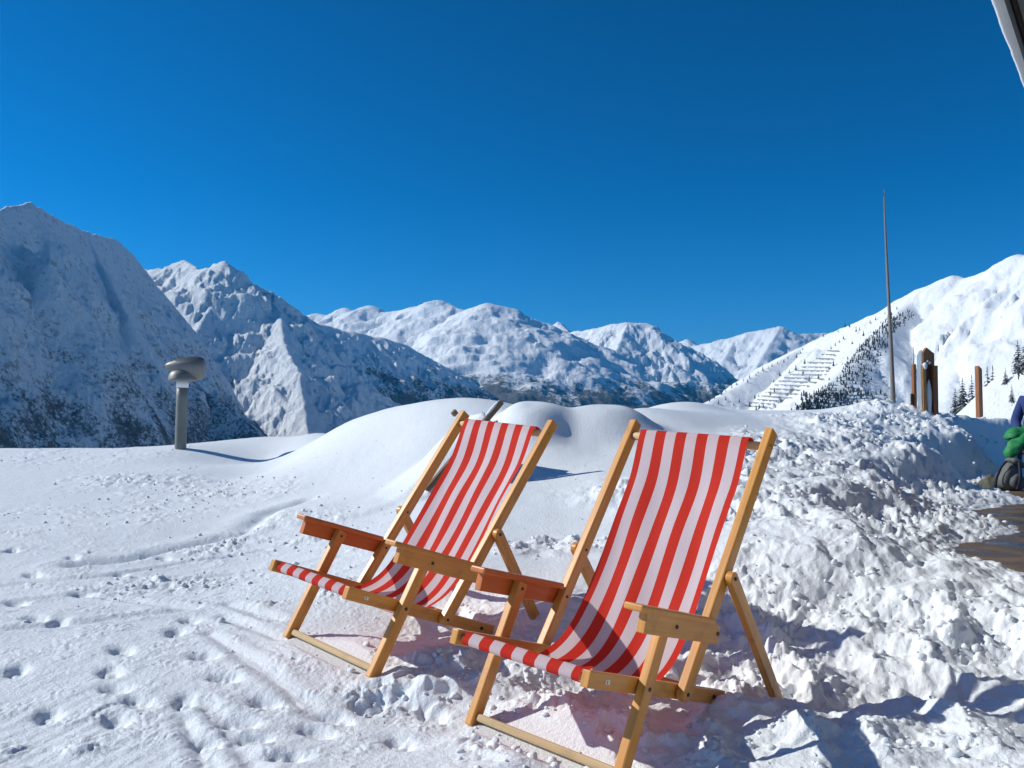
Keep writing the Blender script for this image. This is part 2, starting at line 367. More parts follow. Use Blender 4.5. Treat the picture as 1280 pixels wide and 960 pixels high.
def bank_params(x, y):
    s = (x-E0[0])*EU[0]+(y-E0[1])*EU[1]; d = (x-E0[0])*EN[0]+(y-E0[1])*EN[1]
    return s, d
def ground_h(x, y, detail=True):
    z = base_h(x, y)
    r = np.hypot(x, y)
    s, d = bank_params(x, y)
    # ploughed bank beside the path, its face scalloped by the blade
    wob = .46-.22*sstep(2, 5, s)-.07*np.clip(s-5.5, 0, None)**2+.20*np.sin(s*2.5-1.9+.5*np.sin(s*.9))*(1+.05*s)+.10*fbm(s*1.1, s*0+3.3, 3, 5)
    dd = d-wob
    H = .0+.22*sstep(-1.8, 1.2, s)+.30*sstep(1.5, 8, s)+.26*sstep(7, 9.5, s)+.06*fbm(s*.8, d*.8, 3, 21)
    env = sstep(-2.4, -1.2, s)*(1-sstep(10.5, 12.5, s))
    prof = sstep(-.06, .50, dd)*(1-.85*sstep(.7, 2.2, dd))
    side = sstep(.10, 1.5, dd)                                   # from the path level over to the snowfield's own level
    keep = sstep(.15, -.6, s)                                  # trodden snow buries the near end of the path
    path = PATH_Z-.050-.042*sstep(-.15, -.6, dd)+.030*fbm(x*1.9, y*1.9, 4, 31)+.012*fbm(x*.5, y*.5, 2, 33)+.09*sstep(.75, .1, -dd)
    low = path*(1-keep)+np.minimum(z, PATH_Z-.02)*keep
    zz = low*(1-side)+z*side+H*prof*env*(1-.55*side)
    far = sstep(10.5, 12.5, s)
    near = sstep(-1.6, -2.8, s)
    right = sstep(.15, -.10, dd)
    mixb = np.clip(1-far-near, 0, 1)*(1-sstep(2.6, 4.0, d))
    z = zz*mixb+z*(1-mixb)
    # rolling relief
    z = z+.012*fbm(x*1.3, y*1.3, 3, 1)*sstep(13, 6, r)
    bare = right*(1-keep)*mixb
    rough_l = np.zeros_like(x)
    for p, rad, k in CHUNK_L: rough_l = np.maximum(rough_l, k*gauss(x, y, p, rad*.62))
    rough_r = np.zeros_like(x)
    for p, rad, k in CHUNK_R: rough_r = np.maximum(rough_r, k*gauss(x, y, p, rad*.62))
    bank_m = env*sstep(-.25, .1, dd)*(1-sstep(.45+.75*sstep(-.3, 1.2, s), 1.1+1.2*sstep(-.3, 1.2, s), dd+.45*fbm(x*1.2, y*1.2, 2, 8)))
    for p, rx, ry, h in MOUNDS: z = z+h*gauss(x, y, p, rx, ry)
    for p, rx, ry, h in DOMES: q_ = ((x-p[0])/rx)**2+((y-p[1])/ry)**2; z = z+h*np.exp(-np.clip(q_, 0, 30)**1.6)
    for p, rx, ry, h in PITS: z = z-h*gauss(x, y, p, rx, ry)
    # snow lying on the buried chair: a tilted slab that runs out into the drift
    ux, uy = TIP3.x-FOOT3.x, TIP3.y-FOOT3.y; L3 = math.hypot(ux, uy); ux /= L3; uy /= L3
    t = (x-FOOT3.x)*ux+(y-FOOT3.y)*uy; e = -(x-FOOT3.x)*uy+(y-FOOT3.y)*ux
    tc = np.clip(t, -.20, L3*.93)
    top = FOOT3.z-.05+tc/L3*(TIP3.z-FOOT3.z-.06)+.10*sstep(.05, .22, e)
    slab = top-.12*np.clip(e, 0, .60)-.75*np.clip(e-.50, 0, None)**1.25-3.2*np.clip(-e-.02, 0, None)-3.0*np.clip(t-L3*.93, 0, None)-.42*np.clip(-.20-t, 0, None)**1.2
    k3 = .16; h3 = np.clip(.5+.5*(slab-z)/k3, 0, 1); z = z*(1-h3)+slab*h3+k3*h3*(1-h3)
    if not detail: return z
    wx = x+.07*fbm(x*4, y*4, 3, 51)+.02*fbm(x*17, y*17, 2, 52); wy = y+.07*fbm(x*4, y*4, 3, 57)+.02*fbm(x*17, y*17, 2, 58)
    big = lumps(wx*3.1, wy*3.1, 61); mid = lumps(wx*7.3, wy*7.3, 62); sml = lumps(wx*16, wy*16, 63); tiny = lumps(wx*33, wy*33, 64); vsm = lumps(wx*52, wy*52, 65)
    pm = sstep(-.15, .35, fbm(x*2.3, y*2.3, 3, 66)); pm2 = sstep(-.2, .3, fbm(x*5, y*5, 2, 67))
    gm = np.clip(np.maximum(rough_l, rough_r), 0, 1)
    bl = np.abs(gnoise(wx*5.5, wy*5.5, 101))+.5*np.abs(gnoise(wx*12+3, wy*12, 102))+.22*np.abs(gnoise(wx*27, wy*27+7, 103))+.09*np.abs(gnoise(wx*58, wy*58, 104))
    pw = sstep(-.35, .4, fbm(x*1.5, y*1.5, 3, 106))
    rg_ = (ridged(x*4.5, y*4.5, 4, 68)-.5)
    chunk = .075*(.6*big+.5*rg_)*np.maximum(bank_m*.9, rough_r*.5)+.085*(bl-.4)*(.22+.78*pw)*np.maximum(bank_m, np.maximum(rough_r*.7, rough_l*.5))+pw*(.032*mid*pm+.022*sml*pm2+.012*tiny+.006*vsm)*np.maximum(bank_m, np.maximum(rough_r, rough_l*.9))
    nearm = sstep(-.5, .7, s)
    c2 = np.clip(1.25*gauss(x, y, CALM2, .42, .38), 0, 1)*.93
    bank_m = bank_m*(.25+.75*nearm)*(1-c2); rough_r = rough_r*(1-c2)
    tramp = (1-c2)*nearm*sstep(-3.2, -.2, dd)*(1-sstep(-.1, .4, dd))*sstep(-2.2, -1.0, s)*mixb*(1-.92*sstep(-.30, -.75, dd)*sstep(.05, .45, s))
    puff = (1-c2)*np.maximum(rough_r, .8*env*(1-nearm)*sstep(-2.0, -.8, dd)*(1-sstep(.6, 1.4, dd)))
    z = z+puff*(.075*(.62-np.abs(gnoise(wx*2.7+5, wy*2.7, 111))*1.5)+.040*(.6-np.abs(gnoise(wx*6.1, wy*6.1+9, 112))*1.5)+.014*(.6-np.abs(gnoise(wx*14, wy*14, 113))*1.5))
    z = z+chunk+tramp*(.030*sml*pm2+.020*mid*pm*pw+.014*tiny+.006*vsm-.012)
    # packed, trodden snow in front and to the left
    calm = sstep(4.25, 4.75, y)*sstep(-.9, -.35, x+.12*(y-4.5))
    packed = sstep(8.2, 6.6, y)*(1-bank_m)*(1-bare)*(1-.9*calm)*(1-sstep(6.0, 7.0, y)*sstep(-3.0, -2.2, x))
    st = fbm(x*1.1+y*.35, y*4.2-x*1.1, 4, 71)
    z = z+packed*(.0028*st+.0028*fbm(x*7, y*7, 3, 72)+.0022*fbm(x*24, y*24, 3, 73)+.0012*fbm(x*55, y*55, 2, 78))
    crumb = sstep(.18, .6, fbm(x*1.7, y*2.6, 3, 75))
    z = z+packed*crumb*(.016*sml*pm2+.009*tiny+.006*vsm)+packed*pm2*(.0035*tiny+.0035*vsm)
    z = z+(1-packed)*.0025*fbm(x*9, y*9, 3, 74)
    for p, q in FOOTW:
        g = gauss(x, y, p, .027, .046, .3+q*2); g2 = gauss(x, y, (p[0]-.02, p[1]+.10), .09, .06)
        z = z-.030*np.clip(g*1.5, 0, 1)**1.4*(1+.3*gnoise(x*30, y*30, 4))+.003*g2
    dt = polyd(x, y, TRENCH)+.02*fbm(x*5, y*5, 2, 81)
    z = z-.042*np.exp(-(dt/.08)**2)+.008*np.exp(-((dt-.20)/.10)**2)
    for tr in TRACKS:
        dt = polyd(x, y, tr)+.02*fbm(x*3, y*3, 2, 82)
        z = z-.012*np.exp(-(dt/.03)**2)+.004*np.exp(-((dt-.07)/.03)**2)
    gr = np.clip(1.3*gauss(x, y, hit(110, 930), .5, .35), 0, 1)
    z = z+gr*.0010*np.sin(x*92-y*25)
    # the sun-warmed foot rails lie open on the snow
    for P_ in (POSE_NEAR, POSE_FAR):
        a = P_ @ (cF+Vector((-cW, 0, 0))); b = P_ @ (cF+Vector((cW, 0, 0)))
        t = np.clip(((x-a.x)*(b.x-a.x)+(y-a.y)*(b.y-a.y))/((b.x-a.x)**2+(b.y-a.y)**2), 0, 1)
        dd_ = np.hypot(x-a.x-t*(b.x-a.x), y-a.y-t*(b.y-a.y)); zl_ = a.z+t*(b.z-a.z)+  .012+.45*np.clip(dd_-.05, 0, None)
        kw = sstep(.34, .10, dd_); z = z+np.minimum(zl_-z, 0)*kw
    return z

def outer(x, y, z):
    """beyond the terrace the slope falls away to the valley"""
    r = np.hypot(x, y); a = np.arctan2(x, y)
    edge = 14.6+1.8*sstep(-.25, -.5, a)+.5*np.sin(a*7.7+1)+2.6*sstep(.1, .4, a)
    f = sstep(edge, edge+5, r)
    drop = -.55*np.clip(r-edge, 0, None)*f
    z0 = np.clip(z, -1.2, .35)
    zz = z*(1-f)+z0*f+drop
    back = sstep(1.4, 1.8, np.abs(a))
    zz = zz*(1-back*f)+(-1.0)*back*f
    return np.maximum(zz, -900+.0*r)

def build_ground():
    th = np.concatenate([np.linspace(-180, -44, 40, endpoint=False), np.linspace(-44, -33, 70, endpoint=False), np.linspace(-33, 34, 860, endpoint=False), np.linspace(34, 46, 70, endpoint=False), np.linspace(46, 180, 40, endpoint=False)])*math.pi/180
    rr = np.concatenate([np.geomspace(.25, 2.0, 24, endpoint=False), np.geomspace(2.0, 5.2, 430, endpoint=False), np.geomspace(5.2, 15, 250, endpoint=False), np.geomspace(15, 1600, 60)])
    rg, tg = np.meshgrid(rr, th, indexing='ij'); x = rg*np.sin(tg); y = rg*np.cos(tg)
    n = int((rr < 24).sum()); z = np.zeros_like(x)
    z[:n] = ground_h(x[:n], y[:n]); z[n:] = z[n-1:n]
    z = outer(x, y, z)
    me = raw_mesh('snow_ground', np.stack([x, y, z], -1).reshape(-1, 3), grid_quads(len(rr), len(th), True))
    o = link('snow_ground', me, mat=SNOW); tag(o, kind='structure'); return o
build_ground()
# wet paving of the terrace path: lies just under the snow sheet, showing where the snow has gone
def build_path():
    ss = np.linspace(.0, 12, 120); dd = np.linspace(.35, -7, 70); S, D = np.meshgrid(ss, dd, indexing='ij')
    x = E0[0]+S*EU[0]+D*EN[0]; y = E0[1]+S*EU[1]+D*EN[1]; z = PATH_Z-.052+.012*fbm(x*1.1, y*1.1, 3, 91)
    m = NT('wet_paving'); v = m.coords('Object'); n = m.noise(v, 3, 5, .6); n2 = m.noise(v, 40, 4, .6)
    m.base(m.ramp(n, [(.35, (.065, .044, .026)), (.65, (.165, .112, .062))]))
    m.l(m.ramp(n, [(.38, (.22,)*3), (.6, (.75,)*3)]), m.b.inputs['Roughness']); m.bump(n2, .5, .006)
    o = link('paved_path', raw_mesh('paved_path', np.stack([x, y, z], -1).reshape(-1, 3), grid_quads(120, 70)), mat=m.m); tag(o, kind='structure')
build_path()

# ------------------------------------------------------------------ mountains: height fields grown from ridge lines
def mountain(name, ridges, slope, trange, rrange, res, mat, rib=(60, .5, 120), rough=(35, 160), base=-900, seed=0, terr=0, conc=.0, rnd=20):
    """ridges: polylines of (px, py, distance, optional slope). Height falls from the nearest ridge; ribs and gullies run down the fall line."""
    lo, hi = [math.atan((p-640)/F) for p in trange]
    th = np.linspace(lo, hi, res[0]); rr = np.linspace(rrange[0], rrange[1], res[1])
    rg, tg = np.meshgrid(rr, th, indexing='ij'); x = rg*np.tan(tg); y = rg.copy()
    wx = x+rough[1]*.35*fbm(x/rough[1], y/rough[1], 3, seed+40); wy = y+rough[1]*.35*fbm(x/rough[1], y/rough[1], 3, seed+45)
    best = np.full(x.shape, -1e9); bs = np.zeros_like(x); bd = np.zeros_like(x)
    for ri, rd in enumerate(ridges):
        sl = slope
        if isinstance(rd, tuple) and isinstance(rd[1], (int, float)): rd, sl = rd
        P = [at(a, b, c) for a, b, c in rd]; acc = 1000.*ri
        for a, b in zip(P[:-1], P[1:]):
            L2 = (b.x-a.x)**2+(b.y-a.y)**2+1e-6
            t = np.clip(((wx-a.x)*(b.x-a.x)+(wy-a.y)*(b.y-a.y))/L2, 0, 1)
            t0 = np.clip(((x-a.x)*(b.x-a.x)+(y-a.y)*(b.y-a.y))/L2, 0, 1)
            d0 = np.hypot(x-a.x-t0*(b.x-a.x), y-a.y-t0*(b.y-a.y)); d1 = np.hypot(wx-a.x-t*(b.x-a.x), wy-a.y-t*(b.y-a.y))
            k = sstep(20, 300, d0); d = d0*(1-k)+d1*k; d = np.sqrt(d*d+rnd*rnd)-rnd; tt = t0*(1-k)+t*k
            z = a.z+tt*(b.z-a.z)-sl*d*(1-conc*np.clip(d/1500, 0, 1))
            m = z > best; best = np.where(m, z, best); bd = np.where(m, d, bd); bs = np.where(m, acc+tt*math.sqrt(L2), bs)
            acc += math.sqrt(L2)
    amp, stretch, lam = rib
    g = sstep(10, 350, bd)
    ribs = ridged(bs/lam, bd/(lam*4), 4, seed+3)-.55
    z = best+amp*g*ribs+rough[0]*(.34+.66*sstep(0, 120, bd))*(ridged(x/rough[1], y/rough[1], 6, seed+9, .58)-.55)
    if terr: z = z+terr*np.sin(z/ (terr*1.3)+4*fbm(x/600, y/600, 3, seed+70))*sstep(250, 700, bd)*sstep(-.2, .25, fbm(x/900, y/900, 2, seed+71))
    z = np.maximum(z, base)
    me = raw_mesh(name, np.stack([x, y, z], -1).reshape(-1, 3), grid_quads(res[1], res[0]))
    o = link(name, me, mat=mat); tag(o, kind='structure')
    def h(qx, qy):
        fr = (qy-rrange[0])/(rrange[1]-rrange[0])*(res[1]-1); fc = (np.arctan2(qx, qy)-lo)/(hi-lo)*(res[0]-1)
        i = np.clip(np.round(fr).astype(int), 0, res[1]-1); j = np.clip(np.round(fc).astype(int), 0, res[0]-1); return z[i, j]
    return o, h

M_A = mat_mountain('shaded_mountain', .50, 190, 330, .075, 7, forest_amt=.85)
M_B = mat_mountain('rocky_mountain', .25, -20, 350, .05, 11, rough=1.0)
M_C = mat_mountain('wooded_spur', .5, 330, 260, .05, 8)
M_D = mat_mountain('snow_dome', -.2, 380, 260, .012, 16, rockc=(.13, .13, .14))
M_E = mat_mountain('far_snow_peak', .1, 520, 330, .011, 20, rockc=(.11, .11, .12))
M_G = mat_mountain('sunny_slope', -.1, -2000, 200, .03, 5)

mountain('mountain_ridge', [[(-500, 150, 1000), (-150, 215, 1500), (0, 264, 1850), (35, 252, 1950), (60, 270, 2050), (105, 290, 2250), (150, 302, 2500), (168, 320, 2600), (172, 335, 2700)],
         ([(164, 321, 2600), (163, 378, 2450), (212, 440, 2300), (248, 482, 2200), (332, 552, 2050)], 1.7),
         [(35, 252, 1950), (20, 300, 1850), (60, 330, 1750)], [(105, 290, 2250), (130, 340, 2130), (160, 400, 2000)]],
         1.42, (-700, 420), (700, 3400), (500, 330), M_A, rib=(70, .5, 150), rough=(60, 190), seed=100, rnd=4)
mountain('mountain_peak', [[(120, 365, 5600), (150, 350, 5300), (180, 338, 4900), (205, 336, 4800), (230, 325, 4650), (250, 338, 4450), (280, 327, 4250), (310, 350, 4350), (340, 366, 4500), (400, 409, 4900), (460, 452, 5300), (540, 505, 5800)],
         [(280, 327, 4250), (264, 384, 3900), (230, 438, 3500), (190, 500, 3200)], [(230, 325, 4650), (212, 352, 4400), (195, 395, 4100)],
         [(328, 361, 4420), (350, 390, 4000), (354, 428, 3700), (374, 465, 3400), (385, 545, 3000)]],
         .80, (60, 640), (2500, 6600), (470, 340), M_B, rib=(75, .5, 160), rough=(75, 170), seed=200, rnd=6)
mountain('wooded_ridge', [[(360, 395, 4300), (430, 413, 4600), (470, 420, 4800), (505, 431, 5000), (540, 450, 5300), (572, 467, 5600), (605, 496, 6000), (640, 525, 6300)], [(470, 420, 4800), (476, 455, 4450), (490, 500, 4100)]],
         .72, (340, 720), (3300, 7600), (260, 180), M_C, rib=(55, .5, 140), rough=(60, 140), seed=300, rnd=8)
mountain('snow_dome', [[(360, 400, 9600), (396, 392, 9400), (412, 394, 9300), (430, 385, 9300), (446, 392, 9200), (462, 382, 9100), (480, 390, 9000), (500, 388, 8900), (526, 382, 8700), (548, 375, 8500), (574, 386, 8300), (580, 391, 8200), (596, 384, 8000), (610, 379, 7900), (640, 386, 7900), (680, 404, 8000), (712, 418, 8100), (745, 445, 8200), (790, 475, 8300), (830, 500, 8300)],
         [(548, 375, 8500), (520, 420, 7800), (530, 460, 7200)], [(610, 379, 7900), (575, 430, 7300), (550, 480, 6600)]],
         .60, (330, 900), (5600, 10500), (430, 230), M_D, rib=(55, .5, 150), rough=(48, 360), seed=400, terr=12, rnd=60)
mountain('far_peak', [[(640, 410, 11500), (690, 407, 11400), (698, 403, 11300), (712, 415, 11000), (740, 412, 10300), (765, 406, 10000), (785, 403, 9900), (812, 405, 9900), (826, 416, 10000), (845, 428, 10200), (880, 458, 10700), (915, 500, 11200)],
         [(785, 403, 9900), (770, 440, 9100), (760, 480, 8500)], [(820, 410, 9900), (835, 450, 9200), (850, 500, 8500)]],
         .70, (600, 980), (7400, 12500), (330, 190), M_E, rib=(100, .5, 260), rough=(105, 360), seed=500, rnd=10)
mountain('distant_peak', [[(790, 430, 15500), (848, 428, 15000), (858, 424, 14800), (872, 432, 14500), (900, 425, 14000), (922, 420, 13800), (937, 414, 13600), (952, 413, 13400), (976, 408, 13200), (1000, 418, 13200), (1030, 416, 13400), (1100, 440, 13500)],
         [(922, 420, 13800), (905, 450, 12600), (895, 480, 11800)], [(976, 408, 13200), (950, 450, 12000), (930, 490, 11000)]],
         .62, (760, 1120), (10000, 16500), (240, 120), M_E, rib=(120, .5, 330), rough=(110, 450), seed=600, rnd=15)
og, hG = mountain('sunny_mountain', [[(960, 455, 4300), (1000, 436, 3700), (1022, 425, 3400), (1050, 412, 3200), (1100, 391, 2950), (1130, 373, 2850), (1150, 362, 2750), (1180, 349, 2680), (1192, 345, 2650), (1202, 350, 2620), (1250, 334, 2520), (1272, 318, 2450), (1290, 320, 2400), (1400, 285, 2200), (1600, 230, 2000)],
         [(1022, 425, 3400), (960, 460, 3100), (910, 490, 2900), (868, 514, 2750), (820, 545, 2600)],
         [(1150, 362, 2750), (1118, 398, 2480), (1085, 430, 2250), (1052, 468, 2080), (990, 520, 1900), (940, 560, 1750)],
         [(1210, 400, 2330), (1200, 440, 2130), (1190, 500, 1900), (1180, 560, 1700)]],
         .74, (760, 1650), (1300, 4800), (420, 300), M_G, rib=(62, .5, 110), rough=(27, 160), seed=700, rnd=25)
oh, hH = mountain('near_hillside', [[(1150, 600, 340), (1195, 556, 330), (1232, 513, 318), (1250, 488, 312), (1280, 448, 305), (1320, 425, 300), (1420, 410, 295), (1600, 400, 290)]],
         1.05, (1050, 1700), (180, 460), (200, 100), mat_mountain('hillside_snow', -.5, -2000, 200, .25, 1.2), rib=(5, .5, 22), rough=(4.5, 25), seed=800, base=-200, rnd=3)

# ------------------------------------------------------------------ deck chairs
def sling_mesh(seed):
    C = [(cC.y-.012, cC.z+.030), (cC.y-.030, cC.z-.004), (.43*K, .565*K), (.335*K, .415*K), (.245*K, .270*K), (.165*K, .155*K), (.085*K, .070*K), (-.005*K, .022*K), (-.11*K, .012*K), (-.22*K, .040*K), (-.33*K, .090*K), (cS.y+.022, cS.z+.019), (cS.y-.006, cS.z+.016), (cS.y-.018, cS.z+.001), (cS.y-.013, cS.z-.014), (cS.y+.006, cS.z-.018)]
    C = [(cC.y+.026, cC.z-.006), (cC.y+.022, cC.z+.020)]+C
    P = [Vector((0, a, b)) for a, b in C]; pts = []
    for i in range(len(P)-1):
        p0 = P[max(i-1, 0)]; p1 = P[i]; p2 = P[i+1]; p3 = P[min(i+2, len(P)-1)]
        n = max(3, int((p2-p1).length/.012))
        for k in range(n):
            t = k/n; pts.append(.5*((2*p1)+(p2-p0)*t+(2*p0-5*p1+4*p2-p3)*t*t+(3*p1-p0-3*p2+p3)*t**3))
    pts.append(P[-1]); n = len(pts); nu = 45; hw = .222*K
    co = []; uvs = []; L = 0; rs = random.Random(seed)
    ph = [rs.uniform(0, 6) for _ in range(6)]
    for i, p in enumerate(pts):
        if i: L += (p-pts[i-1]).length
        tan = (pts[min(i+1, n-1)]-pts[max(i-1, 0)]).normalized(); nor = Vector((0, -tan.z, tan.y))
        if nor.z < 0: nor = -nor
        f = min(1, max(0, (L-.08)/.25))*min(1, max(0, (1.30-L)/.25))
        for j in range(nu):
            u = j/(nu-1); xx = (u-.5)*2*hw*(1-.035*f*math.sin(min(L/1.25, 1)*math.pi))
            curl = .022*f*(abs(2*u-1)**3)                     # hems lift, middle sags
            wr = f*(.0045*math.sin(u*9+L*5+ph[0])*math.sin(L*6+ph[1])+.003*math.sin(u*17-L*9+ph[2]))
            co.append(p+nor*(curl+wr)+Vector((xx, 0, 0))); uvs.append((u, L))
    q = grid_quads(n, nu); me = raw_mesh('sling', np.array([tuple(v) for v in co]), q)
    uv = me.uv_layers.new(name='UVMap'); uvs = np.array(uvs, np.float32); uv.data.foreach_set('uv', uvs[q.ravel()].ravel())
    me.materials.append(FABRIC); return me
def bolt(parent, x, p, r=.0075, out=1, mat=None):
    sgn = 1 if out > 0 else -1
    return link('bolt', cyl_mesh('bolt', (x-sgn*.004, p.y, p.z), (x+sgn*.0035, p.y, p.z), r, r*.85, 10, mat or METAL_D), parent)
PALE = mat_plain('pale_plate', (.75, .74, .68), .5)
BRASS = mat_plain('brass_stud', (.55, .33, .05), .35, .7)
def deck_chair(M, label, strut, seed):
    root = empty('deck_chair'); root.matrix_world = M; tag(root, label, 'deck chair', 'striped deck chairs standing in the snow')
    X = Vector((1, 0, 0))
    off = lambda v, x: Vector((x, v.y, v.z))
    for s in (-1, 1):
        beam('back_rail', off(cB-(cT-cB).normalized()*.026, s*cW), off(cT, s*cW), TH, DP*1.02, X, root, WOOD, bevel=.005, round_ends=1)
        beam('seat_rail', off(cS-(cB-cS).normalized()*.028, s*(cW-TH-.001)), off(cR, s*(cW-TH-.001)), TH*.9, DP, X, root, WOOD, bevel=.003)
        beam('front_leg', off(cF, s*cW), off(cA+(cA-cF).normalized()*.024, s*cW), TH, DP*.98, X, root, WOOD, bevel=.005, round_ends=0)
        beam('rear_strut', off(cK-(strut-cK).normalized()*.024, s*(cW+TH+.001)), off(strut+(strut-cK).normalized()*.10, s*(cW+TH+.001)), TH*.85, DP*.95, X, root, WOOD, bevel=.004, round_ends=1)
        arm = empty('armrest'); arm.parent = root
        ad = (cH-cG).normalized(); au = Vector((0, -ad.z, ad.y)); au = au if au.z > 0 else -au
        beam('side_board', off(cG-au*.003, s*(cW+TH+.001)), off(cH+ad*.012-au*.003, s*(cW+TH+.001)), TH*.9, .058*K, X, arm, WOOD_BOUNCE if s < 0 else WOOD, bevel=.003)
        top = off(cG+au*(.026*K+.0075)-ad*.038, s*(cW+TH*.55)); bot = off(cH+au*(.026*K+.0075)-ad*.028, s*(cW+TH*.55))
        beam('top_board', top, bot, .064*K, .022, X, arm, WOOD_BOUNCE if s < 0 else WOOD, bevel=.006)
        for v, xx in ((cA, cW+TH*1.5), (cH, cW+TH*1.5), (cP, cW+TH/2), (cB, cW+TH/2), (cK, cW+TH*1.5)):
            bolt(root, s*xx, v, out=s)
        bolt(root, s*(cW+TH/2), cC, .011, s, BRASS)
        for v, xx in ((cA, cW-TH*.5), (cH, cW-TH*.5), (cK, cW-TH*.5)): bolt(root, s*xx, v, .006, -s)
        bolt(root, s*(cW-TH*.5), cD, .008, s)
    w2 = cW-TH/2-.001
    link('top_bar', cyl_mesh('top_bar', (-w2, cC.y, cC.z), (w2, cC.y, cC.z), .0165, None, 14, WOODP), root)
    w3 = cW-TH*1.5
    link('front_bar', cyl_mesh('front_bar', (-w3, cS.y, cS.z), (w3, cS.y, cS.z), .013, None, 14, WOODP), root)
    link('rear_bar', cyl_mesh('rear_bar', (-w3, cD.y, cD.z), (w3, cD.y, cD.z), .017, None, 14, WOOD), root)
    fd = (cA-cF).normalized(); fb = cF+fd*.035
    beam('foot_rail', (-w2, fb.y, fb.z), (w2, fb.y, fb.z), .030, .027, fd.cross(X), root, WOODP, bevel=.009)
    pl = off(cS.lerp(cP, .27), cW-TH*.55); sdir = (cB-cS).normalized()
    plate = empty('label_plate'); plate.parent = root
    beam('plate', pl-sdir*.010, pl+sdir*.010, .0016, .013, X, plate, PALE, bevel=0)
    beam('mark', pl-sdir*.004+Vector((.0012, 0, 0)), pl-sdir*.001+Vector((.0012, 0, 0)), .0012, .009, X, plate, METAL_D, bevel=0)
    link('sling', sling_mesh(seed), root)
    return root
deck_chair(POSE_NEAR, 'wooden deck chair with taut red and white canvas nearest the camera', STRUT_NEAR, 3)
deck_chair(POSE_FAR, 'wooden deck chair with red and white canvas, left of and behind the nearest one', STRUT_FAR, 8)

# ------------------------------------------------------------------ third deck chair, snowed in behind
def snow_lump(name, co, quads, parent=None, smooth=True):
    return link(name, raw_mesh(name, co, quads, smooth), parent, SNOW)
tip = TIP3; foot_ = FOOT3
yaw3 = -.80
Mr = Matrix.Rotation(yaw3, 4, 'Z')
dr = (tip-foot_)
buried = empty('deck_chair'); tag(buried, 'snow-buried old deck chair with one grey rail sticking out of the mound', 'deck chair', None)
buried.location = foot_
acr = Mr.to_3x3() @ Vector((-1, 0, 0))                            # across, to the far rail
beam('back_rail', (0, 0, 0), dr, .034, .046, Mr.to_3x3() @ Vector((1, 0, 0)), buried, WOODW, bevel=.004)
lt = dr+acr*.60-Vector((0, 0, .075)); beam('back_rail', lt-dr*.05, lt, .034, .046, Mr.to_3x3() @ Vector((1, 0, 0)), buried, WOODW, bevel=.004)
# snow crust along the top of the sticking-out rail
def rail_snow():
    co = []; nu, nv = 10, 8
    u0 = dr*.80; u1 = dr*.99; t = dr.normalized(); up = Vector((0, 0, 1)); up = (up-t*up.dot(t)).normalized(); sd = t.cross(up)
    for i in range(nu):
        u = i/(nu-1); e = max(.05, math.sin(math.pi*min(max(u, .0), 1)))**.5
        for j in range(nv):
            a = 2*math.pi*j/nv
            co.append(tuple(u0.lerp(u1, u)+up*(.026+math.sin(a)*.014*e)+sd*(math.cos(a)*.019*e)))
    o = snow_lump('snow_crust', np.array(co), grid_quads(nu, nv, True)); o.location = foot_
    tag(o, 'thin crust of snow on the bare grey rail end above the mound', 'snow')
rail_snow()

